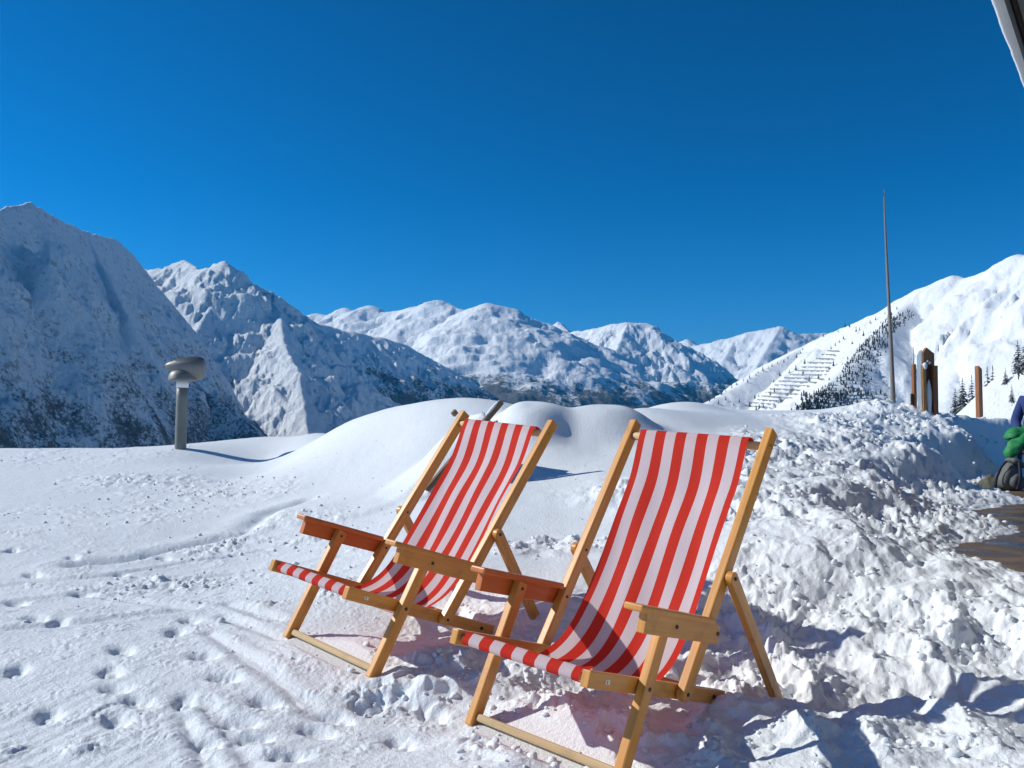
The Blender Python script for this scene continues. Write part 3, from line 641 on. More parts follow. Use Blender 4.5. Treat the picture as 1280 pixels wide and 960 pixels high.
# ------------------------------------------------------------------ vent pipe with cowl
gp = hit(225, 561, lambda x, y: ground_h(x, y, False), 8, 14, 900)
def vent_pipe():
    d = gp[1]; h = 85/F*d; top = at(228, 478.5, d)
    b = Vector((gp[0], gp[1], gp[2])); r = 7.0/F*d
    root = empty('vent_pipe', b); tag(root, 'grey metal vent pipe with a swivelling hooded cowl standing in the snow', 'vent pipe')
    t = Vector((top.x, d, top.z))-b
    link('pipe', cyl_mesh('pipe', (0, 0, -.5), t, r, r*.96, 28, METAL_G, 6), root)
    GREY = mat_plain('cowl_grey', (.20, .195, .185), .5, .25, .12, 6)
    link('collar', cyl_mesh('collar', t-Vector((0, 0, .07)), t+Vector((0, 0, .03)), r*1.05, r*1.05, 28, mat_plain('zinc', (.78, .79, .79), .5, .1)), root)
    # cup: flat rim below, domed above
    def lathe(name, prof, org, seg, mat, sx=1, sy=1):
        co = [(org[0]+rr*math.cos(2*math.pi*k/seg)*sx, org[1]+rr*math.sin(2*math.pi*k/seg)*sy, org[2]+zz) for rr, zz in prof for k in range(seg)]
        return link(name, raw_mesh(name, np.array(co), grid_quads(len(prof), seg, True)), root, mat)
    u = d/F
    lathe('cup', [(0.01, 2*u), (7*u, 1.5*u), (16.8*u, 1.4*u), (17.6*u, 2.2*u), (17.2*u, 4*u), (16.2*u, 9*u), (13.5*u, 13*u), (9*u, 16*u), (4*u, 17.4*u), (.01, 17.7*u)], t+Vector((.3*u, 0, .8*u)), 36, GREY)
    # hood: a bullet lying on its side, nose to the left
    ax = Vector((1, .12, -.02)).normalized(); sd = Vector((0, 0, 1)).cross(ax).normalized(); up = ax.cross(sd)
    prof = [(-25, .1), (-24.5, 1.4), (-22, 3.6), (-17, 6.0), (-10, 8.6), (-2, 10.4), (6, 11.4), (14, 11.6), (19.5, 10.8), (22.8, 8.6), (24.2, 5.2), (24.6, .1)]
    co = []
    for a_, rr in prof:
        for k in range(32):
            an = 2*math.pi*k/32; ru = rr*(.95 if math.sin(an) > 0 else 1.0+.35*max(0, a_)/24)
            co.append(tuple(t+Vector((0, 0, 20.5*u))+ax*((a_+3.2)*u)+sd*(rr*1.15*math.cos(an)*u)+up*(1.17*ru*math.sin(an)*u)))
    qd = grid_quads(len(prof), 32, True); cz_ = np.array(co)[qd].mean(1); hz = (cz_-np.array(t+Vector((0, 0, 20.5*u)))) @ np.array(up)/u
    loc_ = (cz_-np.array(t)) @ np.array(ax)/u
    m_up = hz > 6.6+.10*loc_
    link('hood', raw_mesh('hood', np.array(co), qd[~m_up]), root, GREY); link('hood_back', raw_mesh('hood_back', np.array(co), qd[m_up]), root, mat_plain('hood_dark', (.07, .07, .072), .55, .1))
    nz = t+Vector((0, 0, 20.5*u))+ax*(-22*u)
    link('nose_cap', cyl_mesh('nose_cap', nz-ax*.9*u, nz+ax*1.5*u, 1.5*u, 1.9*u, 12, METAL_D), root)
vent_pipe()

# ------------------------------------------------------------------ mast and brown posts along the bank
def ground_at(x, y):
    return float(ground_h(np.array([[x]]), np.array([[y]]), False)[0, 0])
MAST = mat_wood('grey_mast_wood', (.25, .215, .185), (.17, .145, .125), rough=.75, coat=0, scale=.6)
d = 13.0; a = at(1117.3, 520, d); b = at(1106.2, 246, d)
gz = ground_at(a.x, a.y)
m_ = empty('flag_mast', a); tag(m_, 'tall thin tapering wooden mast without a flag behind the snow bank', 'mast')
def mast_mesh():
    p0 = Vector((0, 0, -.8)); p1 = b-a; co = []; seg = 12; n = 24
    for i in range(n+1):
        f = i/n; c = p0.lerp(p1, f); r = .043*(1-f)+.010*f
        c = c+Vector((.012*math.sin(f*5), 0, 0))
        for k in range(seg): co.append((c.x+r*math.cos(2*math.pi*k/seg), c.y+r*math.sin(2*math.pi*k/seg), c.z))
    q = grid_quads(n+1, seg, True); me = raw_mesh('pole', np.array(co), q); uv = me.uv_layers.new(name='UVMap')
    P = np.array(co)[q.ravel()]; uv.data.foreach_set('uv', np.stack([P[:, 2], P[:, 0]*3+P[:, 1]*2], -1).astype(np.float32).ravel()); me.materials.append(MAST); return me
link('pole', mast_mesh(), m_)
link('tip_rod', cyl_mesh('tip_rod', b-a, b-a+Vector((-.01, 0, .12)), .006, .003, 8, METAL_G), m_)

def px_post(name, px, py_top, py_bot, wpx, d, label, cat, group=None, slant=0, mat=WOODB, lean=0):
    a = at(px, py_bot, d); u = d/F; hh = (py_bot-py_top)*u
    root = empty(name, a); tag(root, label, cat, group)
    bm = bmesh.new(); w2 = wpx*u/2
    hs_ = [hh, hh-slant*u, hh-slant*u*1.0, hh]
    c = [(-w2, -w2), (w2, -w2), (w2, w2), (-w2, w2)]; R_ = Matrix.Rotation(.45, 2)
    lo = []; hi = []
    for (x, y), h_ in zip(c, hs_):
        v = R_ @ Vector((x, y))*.85; lo.append(bm.verts.new((v.x, v.y, -.6))); hi.append(bm.verts.new((v.x+lean*u, v.y, h_)))
    bm.faces.new(hi)
    for i in range(4): bm.faces.new((lo[i], lo[(i+1) % 4], hi[(i+1) % 4], hi[i]))
    bmesh.ops.recalc_face_normals(bm, faces=bm.faces)
    bmesh.ops.bevel(bm, geom=[e for e in bm.edges if not e.is_boundary], offset=.008, segments=2, affect='EDGES')
    uv = bm.loops.layers.uv.new('UVMap')
    for f in bm.faces:
        for lp in f.loops: q = lp.vert.co; lp[uv].uv = (q.z, q.x+q.y*.7)
    me = bpy.data.meshes.new('post'); bm.to_mesh(me); bm.free(); me.materials.append(mat); link('post', me, root); return root, u
DARK = mat_plain('dark_box', (.05, .035, .03), .6)
p1, u = px_post('wooden_post', 1143.2, 455, 515, 5.6, 12.4, 'brown wooden post with a thin wire rod on top, nearest the mast', 'post', 'brown wooden posts behind the bank')
link('wire_rod', cyl_mesh('wire_rod', (.02*0, 0, 59*u), (.0, 0, 82*u), .0055, .004, 8, METAL_G), p1)
bmx = bpy.data.meshes.new('control_box'); bm = bmesh.new(); bmesh.ops.create_cube(bm, size=1); bmesh.ops.scale(bm, vec=(2.6*u, 3*u, 22*u), verts=bm.verts); bmesh.ops.translate(bm, vec=(-3.6*u, -1*u, 12*u), verts=bm.verts); bmesh.ops.bevel(bm, geom=bm.edges[:], offset=.006, segments=2, affect='EDGES'); bm.to_mesh(bmx); bm.free()
link('control_box', bmx, p1, DARK)
px_post('wooden_post', 1224.3, 457, 516, 7.4, 13.3, 'orange-brown wooden post with a slanted top standing in front of the spruces', 'post', 'brown wooden posts behind the bank', slant=4)
# the shrine-like frame: two uprights, a pointed head, a glass pane beside them
def frame():
    d = 12.2; u = d/F; a = at(1161, 513, d); root = empty('wooden_shrine', a)
    tag(root, 'brown wooden frame with a pointed head and glass pane, between the two posts', 'wooden frame')
    X = Vector((1, 0, 0))
    P = lambda px, py, dy=0: Vector(((px-1161)*u, dy, (513-py)*u))
    beam('upright', P(1155.4, 545), P(1155.4, 457), 4.2*u, 6*u, X, root, mat_wood('lit_upright', (.50, .22, .05), (.34, .13, .03)), bevel=.004)  # sunlight on the left upright put into its lighter wood colour
    beam('upright', P(1168.6, 545), P(1169.2, 457), 5.4*u, 7*u, X, root, WOODB, bevel=.004)
    beam('back_board', P(1162, 545, 4*u), P(1162, 452, 4*u), 12.5*u, 1.6*u, X, root, mat_plain('dark_board', (.11, .045, .025), .6), bevel=.003)
    bm = bmesh.new(); pf = [(1154.6, 459), (1154.4, 441), (1158.5, 434.5), (1168, 442), (1167.8, 457), (1164.5, 457), (1163.6, 451), (1160, 449), (1157.6, 453), (1157.4, 459)]
    for dy in (-3*u, 3*u): [bm.verts.new(P(x, y, dy)) for x, y in pf]
    bm.verts.ensure_lookup_table(); n = len(pf)
    bm.faces.new([bm.verts[i] for i in range(n)]); bm.faces.new([bm.verts[n+i] for i in reversed(range(n))])
    for i in range(n): j = (i+1) % n; bm.faces.new((bm.verts[i], bm.verts[n+i], bm.verts[n+j], bm.verts[j]))
    bmesh.ops.recalc_face_normals(bm, faces=bm.faces); bmesh.ops.triangulate(bm, faces=[f for f in bm.faces if len(f.verts) > 4])
    uv = bm.loops.layers.uv.new('UVMap')
    for f in bm.faces:
        for lp in f.loops: lp[uv].uv = (lp.vert.co.z, lp.vert.co.x)
    me = bpy.data.meshes.new('pointed_head'); bm.to_mesh(me); bm.free(); link('pointed_head', me, root, WOODB)
    g = NT('frosted_glass'); g.base((.80, .86, .86)); g.set(Roughness=.35, Transmission_Weight=.75, IOR=1.2)
    bm = bmesh.new(); pf = [(1147.4, 545), (1147.4, 445), (1150.5, 438.5), (1154, 437), (1153.6, 545)]
    for dy in (-.5*u, .5*u): [bm.verts.new(P(x, y, dy)) for x, y in pf]
    bm.verts.ensure_lookup_table(); n = len(pf)
    bm.faces.new([bm.verts[i] for i in range(n)]); bm.faces.new([bm.verts[n+i] for i in reversed(range(n))])
    for i in range(n): j = (i+1) % n; bm.faces.new((bm.verts[i], bm.verts[n+i], bm.verts[n+j], bm.verts[j]))
    bmesh.ops.recalc_face_normals(bm, faces=bm.faces); me = bpy.data.meshes.new('glass_pane'); bm.to_mesh(me); bm.free(); link('glass_pane', me, root, g.m)
    def blob(px, py, rx, rz, label, dy=-2.5):
        bm = bmesh.new(); bmesh.ops.create_icosphere(bm, subdivisions=3, radius=1)
        for v in bm.verts: v.co = Vector((v.co.x*rx*u*(1+.15*math.sin(v.co.z*4)), v.co.y*2.6*u, v.co.z*rz*u))
        me = bpy.data.meshes.new('snow_lump'); bm.to_mesh(me); bm.free(); o = link('snow_lump', me, None, SNOW, True); o.location = a+P(px, py, dy*u); tag(o, label, 'snow')
    blob(1156.4, 457.4, 2.9, 4.6, 'white snow lump perched on the left upright of the pointed wooden frame')
    blob(1162.6, 453.2, 2.2, 2.4, 'small snow ball lodged under the pointed head of the wooden frame', 0)
    blob(1162.2, 500, 3.4, 26, 'tall drift of snow standing inside the wooden frame', 1.0)
frame()

# ------------------------------------------------------------------ spruces
NEEDLE = mat_plain('spruce_needles', (.040, .050, .040), .85, 0, .45, 3)
def frost_needles():
    m = NT('frosted_needles'); g = m.n('ShaderNodeNewGeometry'); sp = m.n('ShaderNodeSeparateXYZ'); m.l(g.outputs['Normal'], sp.inputs[0])
    v = m.coords('Object'); n = m.noise(v, 2.2, 4, .7)
    f = m.math('MULTIPLY', m.math('SUBTRACT', m.math('ADD', m.math('MULTIPLY', sp.outputs[2], .45), n), .78), 5, clamp=True)
    m.base(m.mix(f, (.042, .052, .048), (.62, .66, .70))); m.set(Roughness=.85, Specular_IOR_Level=.1); return m.m
FROST = frost_needles()
BARK = mat_plain('spruce_bark', (.07, .05, .04), .9)
def spruce_mesh(h, seed, tiers=13, per=11, leaf=5, width=.19):
    rs = random.Random(seed); bm = bmesh.new()
    for t in range(tiers):
        f = t/(tiers-1); z = h*(.06+.90*f); rad = h*width*(1-f)**.85+.02*h*.6
        for k in range(max(5, int(per*(1-.5*f)))):
            a = rs.uniform(0, 6.283); ln = rad*rs.uniform(.65, 1.12); droop = rs.uniform(.25, .6)
            d = Vector((math.cos(a), math.sin(a), 0)); sd = Vector((-d.y, d.x, 0))
            for j in range(leaf):
                g0 = j/leaf; g1 = min(1, (j+1.5)/leaf); w = ln*.30*(1-.55*g0)*rs.uniform(.7, 1.2)
                p0 = Vector((0, 0, z))+d*ln*g0-Vector((0, 0, droop*ln*g0*g0*1.1)); p1 = Vector((0, 0, z))+d*ln*g1-Vector((0, 0, droop*ln*g1*g1*1.1+.02*h*rs.random()))
                v = [bm.verts.new(p0+sd*w*.25), bm.verts.new(p0-sd*w*.25), bm.verts.new(p1-sd*w*rs.uniform(.5, 1.1)-Vector((0, 0, w*rs.uniform(.1, .6)))), bm.verts.new(p1+sd*w*rs.uniform(.5, 1.1)-Vector((0, 0, w*rs.uniform(.1, .6))))]
                bm.faces.new(v)
    tip_ = [bm.verts.new((0, 0, h*1.0)), bm.verts.new((.012*h, 0, h*.9)), bm.verts.new((-.012*h, 0, h*.9))]; bm.faces.new(tip_)
    me = bpy.data.meshes.new('crown'); bm.to_mesh(me); bm.free(); return me
def spruce(px, py_base, py_top, d, label, seed, group=None, width=.19, per=11):
    a = at(px, py_base, d); h = (py_base-py_top)/F*d
    root = empty('spruce_tree', a); tag(root, label, 'tree', group)
    link('crown', spruce_mesh(h, seed, 15, per, 5, width), root, FROST)
    link('trunk', cyl_mesh('trunk', (0, 0, -h*.2), (0, 0, h*.96), h*.016, h*.003, 7, BARK), root)
GS = 'spruces on the right hillside'
spruce(1204, 518, 471, 420, 'broad frosted spruce left of the right-hand post, above the snow bank', 1, GS, .26, 15)
spruce(1215.5, 516, 467, 400, 'narrow frosted spruce just left of the right-hand post', 2, GS, .17)
spruce(1194.5, 519, 484, 430, 'small frosted spruce at the left end of the spruce group', 5, GS, .24)
spruce(1235.5, 522, 456, 390, 'tall frosted spruce just right of the right-hand post', 3, GS, .17)
spruce(1242, 516, 455, 380, 'slender spruce second to the right of the right-hand post', 4, GS, .16)
spruce(1257, 480, 459, 300, 'small dark spruce on the slope below the big corner spruce', 6, GS, .22)
spruce(1273, 466, 424, 290, 'tall dark spruce on the slope at the right picture edge', 7, GS, .22, 13)
spruce(1283, 462, 420, 285, 'dark spruce cut by the right picture edge', 8, GS, .22, 13)
spruce(1265, 503, 480, 250, 'little half-buried spruce on the white hillside by the picture edge', 9, GS, .22)

# ------------------------------------------------------------------ avalanche barriers, trees on the sunny slope
def hitG(px, py): return hit(px, py, hG, 1400, 4400, 2400)
BARR = mat_plain('barrier_steel', (.10, .095, .09), .7)
ROWS = [((1034, 439), (1049, 440)), ((1027, 444), (1044, 444.5)), ((1020, 449), (1042, 450)), ((1009, 454), (1041, 455)), ((1002, 459.5), (1037, 460.5)), ((994, 464), (1036, 465)),
        ((987, 469), (1033, 470)), ((980, 473), (1030, 475)), ((973, 477), (1022, 479.5)), ((968, 482), (1012, 484)), ((962, 487), (1000, 489)), ((957, 491.5), (997, 494)), ((952, 496), (990, 499)),
        ((946, 500.5), (981, 503)), ((938, 504), (969, 507)), ((931, 508), (963, 511))]
ORD = ['topmost', 'second', 'third', 'fourth', 'fifth', 'sixth', 'seventh', 'eighth', 'ninth', 'tenth', 'eleventh', 'twelfth', 'thirteenth', 'fourteenth', 'fifteenth', 'lowest']
for k, (p, q) in enumerate(ROWS):
    n = 13; P = [Vector(hitG(p[0]+(q[0]-p[0])*i/n, p[1]+(q[1]-p[1])*i/n)) for i in range(n+1)]
    mid = P[n//2].copy(); co = []; fa = []
    def quad(a, b, c, d_):
        i0 = len(co); co.extend([tuple(v-mid) for v in (a, b, c, d_)]); fa.append((i0, i0+1, i0+2, i0+3))
    Z = Vector((0, 0, 1)); H_ = 4.6
    zs = [v.z for v in P]; 
    for i in range(n): 
        a, b = P[i], P[i+1]
        for z0, z1 in ((.8, 1.5), (2.2, 2.9), (3.6, 4.5)):
            for off in (Vector((0, 0, 0)), Vector((.3, .4, 0))): quad(a+Z*z0+off, b+Z*z0+off, b+Z*z1+off, a+Z*z1+off)
            quad(a+Z*z1, b+Z*z1, b+Z*z1+Vector((.3, .4, 0)), a+Z*z1+Vector((.3, .4, 0)))
    for v in P[::3]:
        for ox, oy in ((1, 0), (0, 1)): quad(v+Vector((-.3*ox, -.3*oy, -2)), v+Vector((.3*ox, .3*oy, -2)), v+Vector((.3*ox+1, .3*oy+1, H_)), v+Vector((-.3*ox+1, -.3*oy+1, H_)))
    o = link('avalanche_barrier', raw_mesh('avalanche_barrier', np.array(co), np.array(fa), False), None, BARR); o.location = mid
    tag(o, '%s row of dark avalanche barriers on the white slope left of the mast, counted downwards' % ORD[k], 'snow barrier', 'avalanche barriers on the slope')

def tiny_spruce(bm_co, bm_f, base, h, rs, tiers=4):
    for t in range(tiers):
        z0 = h*(.08+.22*t); r = h*.20*(1-.2*t)*rs.uniform(.8, 1.15); z1 = z0+h*.36; n = 6; i0 = len(bm_co); a0 = rs.uniform(0, 6)
        for k in range(n): rr = r*rs.uniform(.6, 1.25); bm_co.append((base[0]+rr*math.cos(a0+k*6.283/n), base[1]+rr*math.sin(a0+k*6.283/n), base[2]+z0+rs.uniform(-.05, .03)*h))
        bm_co.append((base[0], base[1], base[2]+min(z1, h)))
        for k in range(n): bm_f.append((i0+k, i0+(k+1) % n, i0+n))
rs = random.Random(5)
protos = []
for k in range(4):
    co, fa = [], []; tiny_spruce(co, fa, (0, 0, 0), 1.0, rs); protos.append(raw_mesh('spruce_tree', np.array(co), np.array(fa), False)); protos[-1].materials.append(NEEDLE)
DOTS = [(1048, 415), (1030, 421), (1056, 409), (1062, 409), (1088, 404), (1070, 415), (1054, 424), (1050, 428), (1044, 432), (1038, 436), (1001, 442), (996, 447), (1003, 438), (985, 449), (979, 453), (972, 455), (965, 458), (960, 461), (954, 464), (948, 467), (944, 470),
        (937, 473), (929, 477), (921, 481), (935, 478), (915, 485), (908, 489), (901, 494), (894, 498), (887, 502), (1006, 455), (1004, 468), (995, 462), (986, 467), (975, 470), (968, 478), (963, 494), (968, 491), (944, 499), (948, 496), (936, 508), (950, 511), (945, 514), (955, 509),
        (925, 503), (918, 508), (908, 500), (899, 505), (891, 509), (1012, 476), (1022, 473), (1036, 462), (1042, 458), (1074, 413), (1080, 420), (1066, 430), (1094, 400), (1106, 393)]
for k, (px, py) in enumerate(DOTS):
    p = hitG(px+rs.uniform(-1, 1), py)
    o = bpy.data.objects.new('spruce_tree', protos[k % 4]); COL.objects.link(o); o.location = (p[0], p[1], p[2]-1); h = rs.uniform(11, 19); o.scale = (h, h, h); o.rotation_euler = (0, 0, rs.uniform(0, 6))
    tag(o, ('tiny dark spruce on the skyline of the barrier slope left of the mast' if k < 10 or k > 50 else 'tiny dark spruce along the lower left edge of the barrier slope' if k < 30 else 'tiny dark spruce standing among the rows of avalanche barriers'), 'tree', 'far spruces on the barrier slope')
co, fa = [], []
EDGE = [(1138, 388), (1112, 398), (1096, 412), (1078, 432), (1058, 455), (1040, 480), (1012, 500), (985, 515)]
for k in range(850):
    f = rs.random()**.8*(len(EDGE)-1); i = min(int(f), len(EDGE)-2); a, b = EDGE[i], EDGE[i+1]; u = f-i
    wdt = 7+7*f; v = rs.random()**1.4
    px = a[0]+(b[0]-a[0])*u+v*wdt+rs.gauss(0, 2); py = a[1]+(b[1]-a[1])*u+v*7+rs.gauss(0, 2)
    p = hitG(px, py); tiny_spruce(co, fa, (p[0], p[1], p[2]-1), rs.uniform(6, 13), rs, 3)
for k in range(260):
    px = rs.uniform(1000, 1110); py = rs.uniform(492, 516)
    if rs.random() < (px-1000)/160: continue
    p = hitG(px, py); tiny_spruce(co, fa, (p[0], p[1], p[2]-1), rs.uniform(10, 19), rs, 3)
o = link('spruce_forest', raw_mesh('spruce_forest', np.array(co), np.array(fa), False), None, NEEDLE)
tag(o, 'dark band of spruce forest down the shaded edge of the barrier slope', 'forest', kind='stuff')

# ------------------------------------------------------------------ loose snow chunks
def chunks():
    bm = bmesh.new(); bmesh.ops.create_icosphere(bm, subdivisions=2, radius=1); base = np.array([v.co[:] for v in bm.verts]); tri = np.array([[v.index for v in f.verts] for f in bm.faces]); bm.free()
    var = []
    for k in range(12):
        c = base.copy(); o_ = rng.uniform(-5, 5, 3)
        n = gnoise(c[:, 0]*1.4+o_[0], c[:, 1]*1.4+o_[1]+c[:, 2], k)*.35+gnoise(c[:, 2]*2.6+o_[2], c[:, 0]*2.6, k+20)*.18
        c = c*(1+n)[:, None]*np.array((1, rng.uniform(.65, 1), rng.uniform(.5, .85))); var.append(c)
    spots = []
    for p, rad, k in CHUNK_L+CHUNK_R:
        for _ in range(int(34*k*(.6+rad))): spots.append((p[0]+rng.normal()*rad*.7, p[1]+rng.normal()*rad*.7, .006+.012*rng.random()**2))
    for _ in range(800):
        s_ = rng.uniform(-2, 10); d_ = rng.gamma(2., .42)-.25; spots.append((E0[0]+s_*EU[0]+d_*EN[0], E0[1]+s_*EU[1]+d_*EN[1], .005+.024*rng.random()**4))
    for _ in range(220):
        s_ = rng.uniform(5.5, 10.5); d_ = rng.uniform(-.5, 1.6); spots.append((E0[0]+s_*EU[0]+d_*EN[0], E0[1]+s_*EU[1]+d_*EN[1], .012+.035*rng.random()**2))
    for _ in range(500):
        spots.append((rng.uniform(-5, 3), rng.uniform(2.5, 8), .003+.007*rng.random()**3))
    spots = np.array(spots); z = ground_h(spots[:, 0], spots[:, 1])
    keep = (np.hypot(spots[:, 0], spots[:, 1]) > 1.9)
    co, fa = [], []
    for (x, y, r), zz in zip(spots[keep], z[keep]):
        c = var[rng.integers(12)]*r; a = rng.uniform(0, 6.28); ca, sa = math.cos(a), math.sin(a)
        i0 = len(co)*len(base); co.append(np.stack([c[:, 0]*ca-c[:, 1]*sa+x, c[:, 0]*sa+c[:, 1]*ca+y, c[:, 2]+zz+r*.25], -1)); fa.append(tri+i0)
    o = link('snow_chunks', raw_mesh('snow_chunks', np.concatenate(co), np.concatenate(fa)), None, SNOW); tag(o, 'loose broken chunks of snow scattered over the bank and trodden snow', 'snow', kind='stuff')
chunks()

# ------------------------------------------------------------------ seated person, bench, jacket, backpack
def skin_obj(name, verts, edges, mat, parent, sub=2, root=0):
    me = bpy.data.meshes.new(name); me.from_pydata([v[0] for v in verts], edges, []); o = link(name, me, parent, mat)
    md = o.modifiers.new('skin', 'SKIN'); md.use_smooth_shade = True
    for k, v in enumerate(verts):
        r = v[1]; o.data.skin_vertices[0].data[k].radius = (r, r) if not isinstance(r, tuple) else r
        o.data.skin_vertices[0].data[k].use_root = (k == root)
    if sub: sd = o.modifiers.new('sub', 'SUBSURF'); sd.levels = sd.render_levels = sub
    return o
PD = 10.6; pu = PD/F
pg = Vector(((1300-640)*pu, PD, PATH_Z-.05)); FW = Vector((-.75, -.66, 0)); SDW = Vector((.66, -.75, 0))
def L(f, s_, z): return tuple(FW*f+SDW*s_+Vector((0, 0, z)))
person = empty('person', pg); tag(person, 'person in blue jeans and navy sleeves sitting on the bench, cut by the picture edge', 'person')
SKIN = mat_plain('skin', (.55, .33, .25), .55, 0, .06); NAVY = mat_plain('navy_fleece', (.022, .045, .17), .85, 0, .2, 30); JEANS = mat_plain('blue_denim', (.03, .075, .20), .8, 0, .25, 25)
V = [(L(0, 0, .54), .13), (L(.03, 0, .78), .12), (L(.05, 0, 1.02), .125), (L(.06, 0, 1.14), .06), (L(.08, 0, 1.20), .055), (L(.10, 0, 1.29), .085), (L(.09, 0, 1.38), .075)]
Eg = [(0, 1), (1, 2), (2, 3), (3, 4), (4, 5), (5, 6)]
for sg in (1, -1):
    i0 = len(V)
    V += [(L(.05, .17*sg, 1.07), .06), (L(.10, .25*sg, .80), .042), (L(.33, .14*sg, .70), .030), (L(.37, .12*sg, .69), .026)]
    Eg += [(2, i0), (i0, i0+1), (i0+1, i0+2), (i0+2, i0+3)]
    for k in range(4):
        j0 = len(V); V += [(L(.42+.004*k, .10*sg-.015+.011*k, .685), .009), (L(.455, .10*sg-.015+.011*k, .665-.004*k), .008)]; Eg += [(i0+3, j0), (j0, j0+1)]
    j0 = len(V); V += [(L(.395, .085*sg, .70), .010), (L(.42, .075*sg, .69), .009)]; Eg += [(i0+3, j0), (j0, j0+1)]
    i0 = len(V)
    V += [(L(.06, .10*sg, .52), .085), (L(.44, .13*sg, .53), .062), (L(.47, .13*sg, .30), .050), (L(.45, .13*sg, .10), .040), (L(.60, .14*sg, .05), .035)]
    Eg += [(0, i0), (i0, i0+1), (i0+1, i0+2), (i0+2, i0+3), (i0+3, i0+4)]
skin_obj('body', V, Eg, SKIN, person)
Vt = [(L(0, 0, .56), .150), (L(.03, 0, .78), .140), (L(.05, 0, 1.02), .145), (L(.06, 0, 1.10), .085)]; Et = [(0, 1), (1, 2), (2, 3)]
for sg in (1, -1):
    i0 = len(Vt); Vt += [(L(.05, .17*sg, 1.07), .082), (L(.10, .25*sg, .80), .064), (L(.31, .15*sg, .71), .045)]; Et += [(2, i0), (i0, i0+1), (i0+1, i0+2)]
skin_obj('fleece', Vt, Et, NAVY, person)
Vj = [(L(0, 0, .53), .145)]; Ej = []
for sg in (1, -1):
    i0 = len(Vj); Vj += [(L(.08, .10*sg, .53), .095), (L(.44, .13*sg, .545), .078), (L(.48, .13*sg, .32), .066), (L(.455, .13*sg, .13), .058)]; Ej += [(0, i0), (i0, i0+1), (i0+1, i0+2), (i0+2, i0+3)]
skin_obj('jeans', Vj, Ej, JEANS, person)
for sg in (1, -1):
    skin_obj('boot', [(L(.44, .13*sg, .16), .055), (L(.45, .13*sg, .06), .055), (L(.62, .14*sg, .045), .045)], [(0, 1), (1, 2)], mat_plain('dark_boot', (.03, .028, .028), .6), person)
hair = bmesh.new(); bmesh.ops.create_icosphere(hair, subdivisions=3, radius=.105)
for v in hair.verts:
    v.co.z *= 1.1
    if v.co.dot(FW) > .05 and v.co.z < .05: v.co -= FW*(v.co.dot(FW)-.05)
hm = bpy.data.meshes.new('hair'); hair.to_mesh(hm); hair.free(); h_ = link('hair', hm, person, mat_plain('brown_hair', (.06, .035, .02), .7), True); h_.location = L(.075, 0, 1.365)
for sg in (1, -1):
    bm = bmesh.new(); bmesh.ops.create_uvsphere(bm, u_segments=10, v_segments=8, radius=.012); em = bpy.data.meshes.new('eye'); bm.to_mesh(em); bm.free(); e_ = link('eye', em, person, mat_plain('eye', (.05, .04, .035), .2), True); e_.location = L(.178, .032*sg, 1.325)
nb = bmesh.new(); bmesh.ops.create_icosphere(nb, subdivisions=2, radius=.02); nm = bpy.data.meshes.new('nose'); nb.to_mesh(nm); nb.free(); n_ = link('nose', nm, person, SKIN, True); n_.location = L(.188, 0, 1.295)
# bench
bench = empty('bench', pg); tag(bench, 'wooden slat bench on dark metal legs under the seated person', 'bench')
SLATM = mat_wood('bench_slat_wood', (.60, .30, .09), (.42, .19, .05)); BMET = mat_plain('black_bench_metal', (.025, .025, .028), .45, .5)
for k in range(5): beam('slat', L(-.20+.10*k, -.32, .44), L(-.20+.10*k, 1.1, .44), .085, .028, FW, bench, SLATM, bevel=.004)
for f in (-.19, .19):
    for s_ in (-.22, 1.0): link('leg', cyl_mesh('leg', L(f, s_, -.02), L(f, s_, .425), .018, None, 10, BMET), bench)
for s_ in (-.22, 1.0): beam('cross_bar', L(-.22, s_, .41), L(.22, s_, .41), .03, .025, SDW, bench, BMET)
# green puffer jacket lying over the lap
GREEN = mat_plain('green_nylon', (.016, .22, .065), .65, 0, .25, 12); LIME = mat_plain('lime_lining', (.20, .42, .06), .5)
def puffy(name, chain, mat, parent, ring=.045):
    pts = [Vector(c[0]) for c in chain]; rad = [c[1] for c in chain]; P = []; Rr = []
    for i in range(len(pts)-1):
        n = max(2, int((pts[i+1]-pts[i]).length/.012))
        for k in range(n): f = k/n; P.append(pts[i].lerp(pts[i+1], f)); Rr.append(rad[i]*(1-f)+rad[i+1]*f)
    P.append(pts[-1]); Rr.append(rad[-1]); co = []; seg = 18; Ls = 0
    for i, p in enumerate(P):
        if i: Ls += (p-P[i-1]).length
        t = (P[min(i+1, len(P)-1)]-P[max(i-1, 0)]).normalized(); a = t.cross(SDW).normalized(); b = t.cross(a)
        pf = .90+.10*abs(math.sin(Ls*math.pi/ring*.5)); e = min(1, (min(i, len(P)-1-i)+.3)/3)**.6
        for k in range(seg): an = 2*math.pi*k/seg; co.append(tuple(p+(a*math.cos(an)+b*math.sin(an)*1.5)*Rr[i]*pf*e*(1+.10*math.sin(an*3+Ls*19)+.06*math.sin(an*5-Ls*41))))
    return link(name, raw_mesh(name, np.array(co), grid_quads(len(P), seg, True)), parent, mat)
jk = empty('jacket', pg); tag(jk, 'green padded jacket draped over the lap of the seated person', 'jacket')
puffy('jacket_body', [(L(.10, -.06, .68), .085), (L(.30, -.10, .67), .085), (L(.46, -.14, .655), .075), (L(.58, -.15, .60), .055)], GREEN, jk)
puffy('sleeve', [(L(.34, .0, .65), .05), (L(.50, -.05, .60), .06), (L(.60, -.10, .52), .060), (L(.66, -.13, .43), .052), (L(.68, -.14, .37), .038)], GREEN, jk)
puffy('lining_edge', [(L(.12, .055, .69), .014), (L(.3, .03, .675), .014), (L(.44, .02, .64), .013), (L(.56, .03, .55), .012)], LIME, jk)
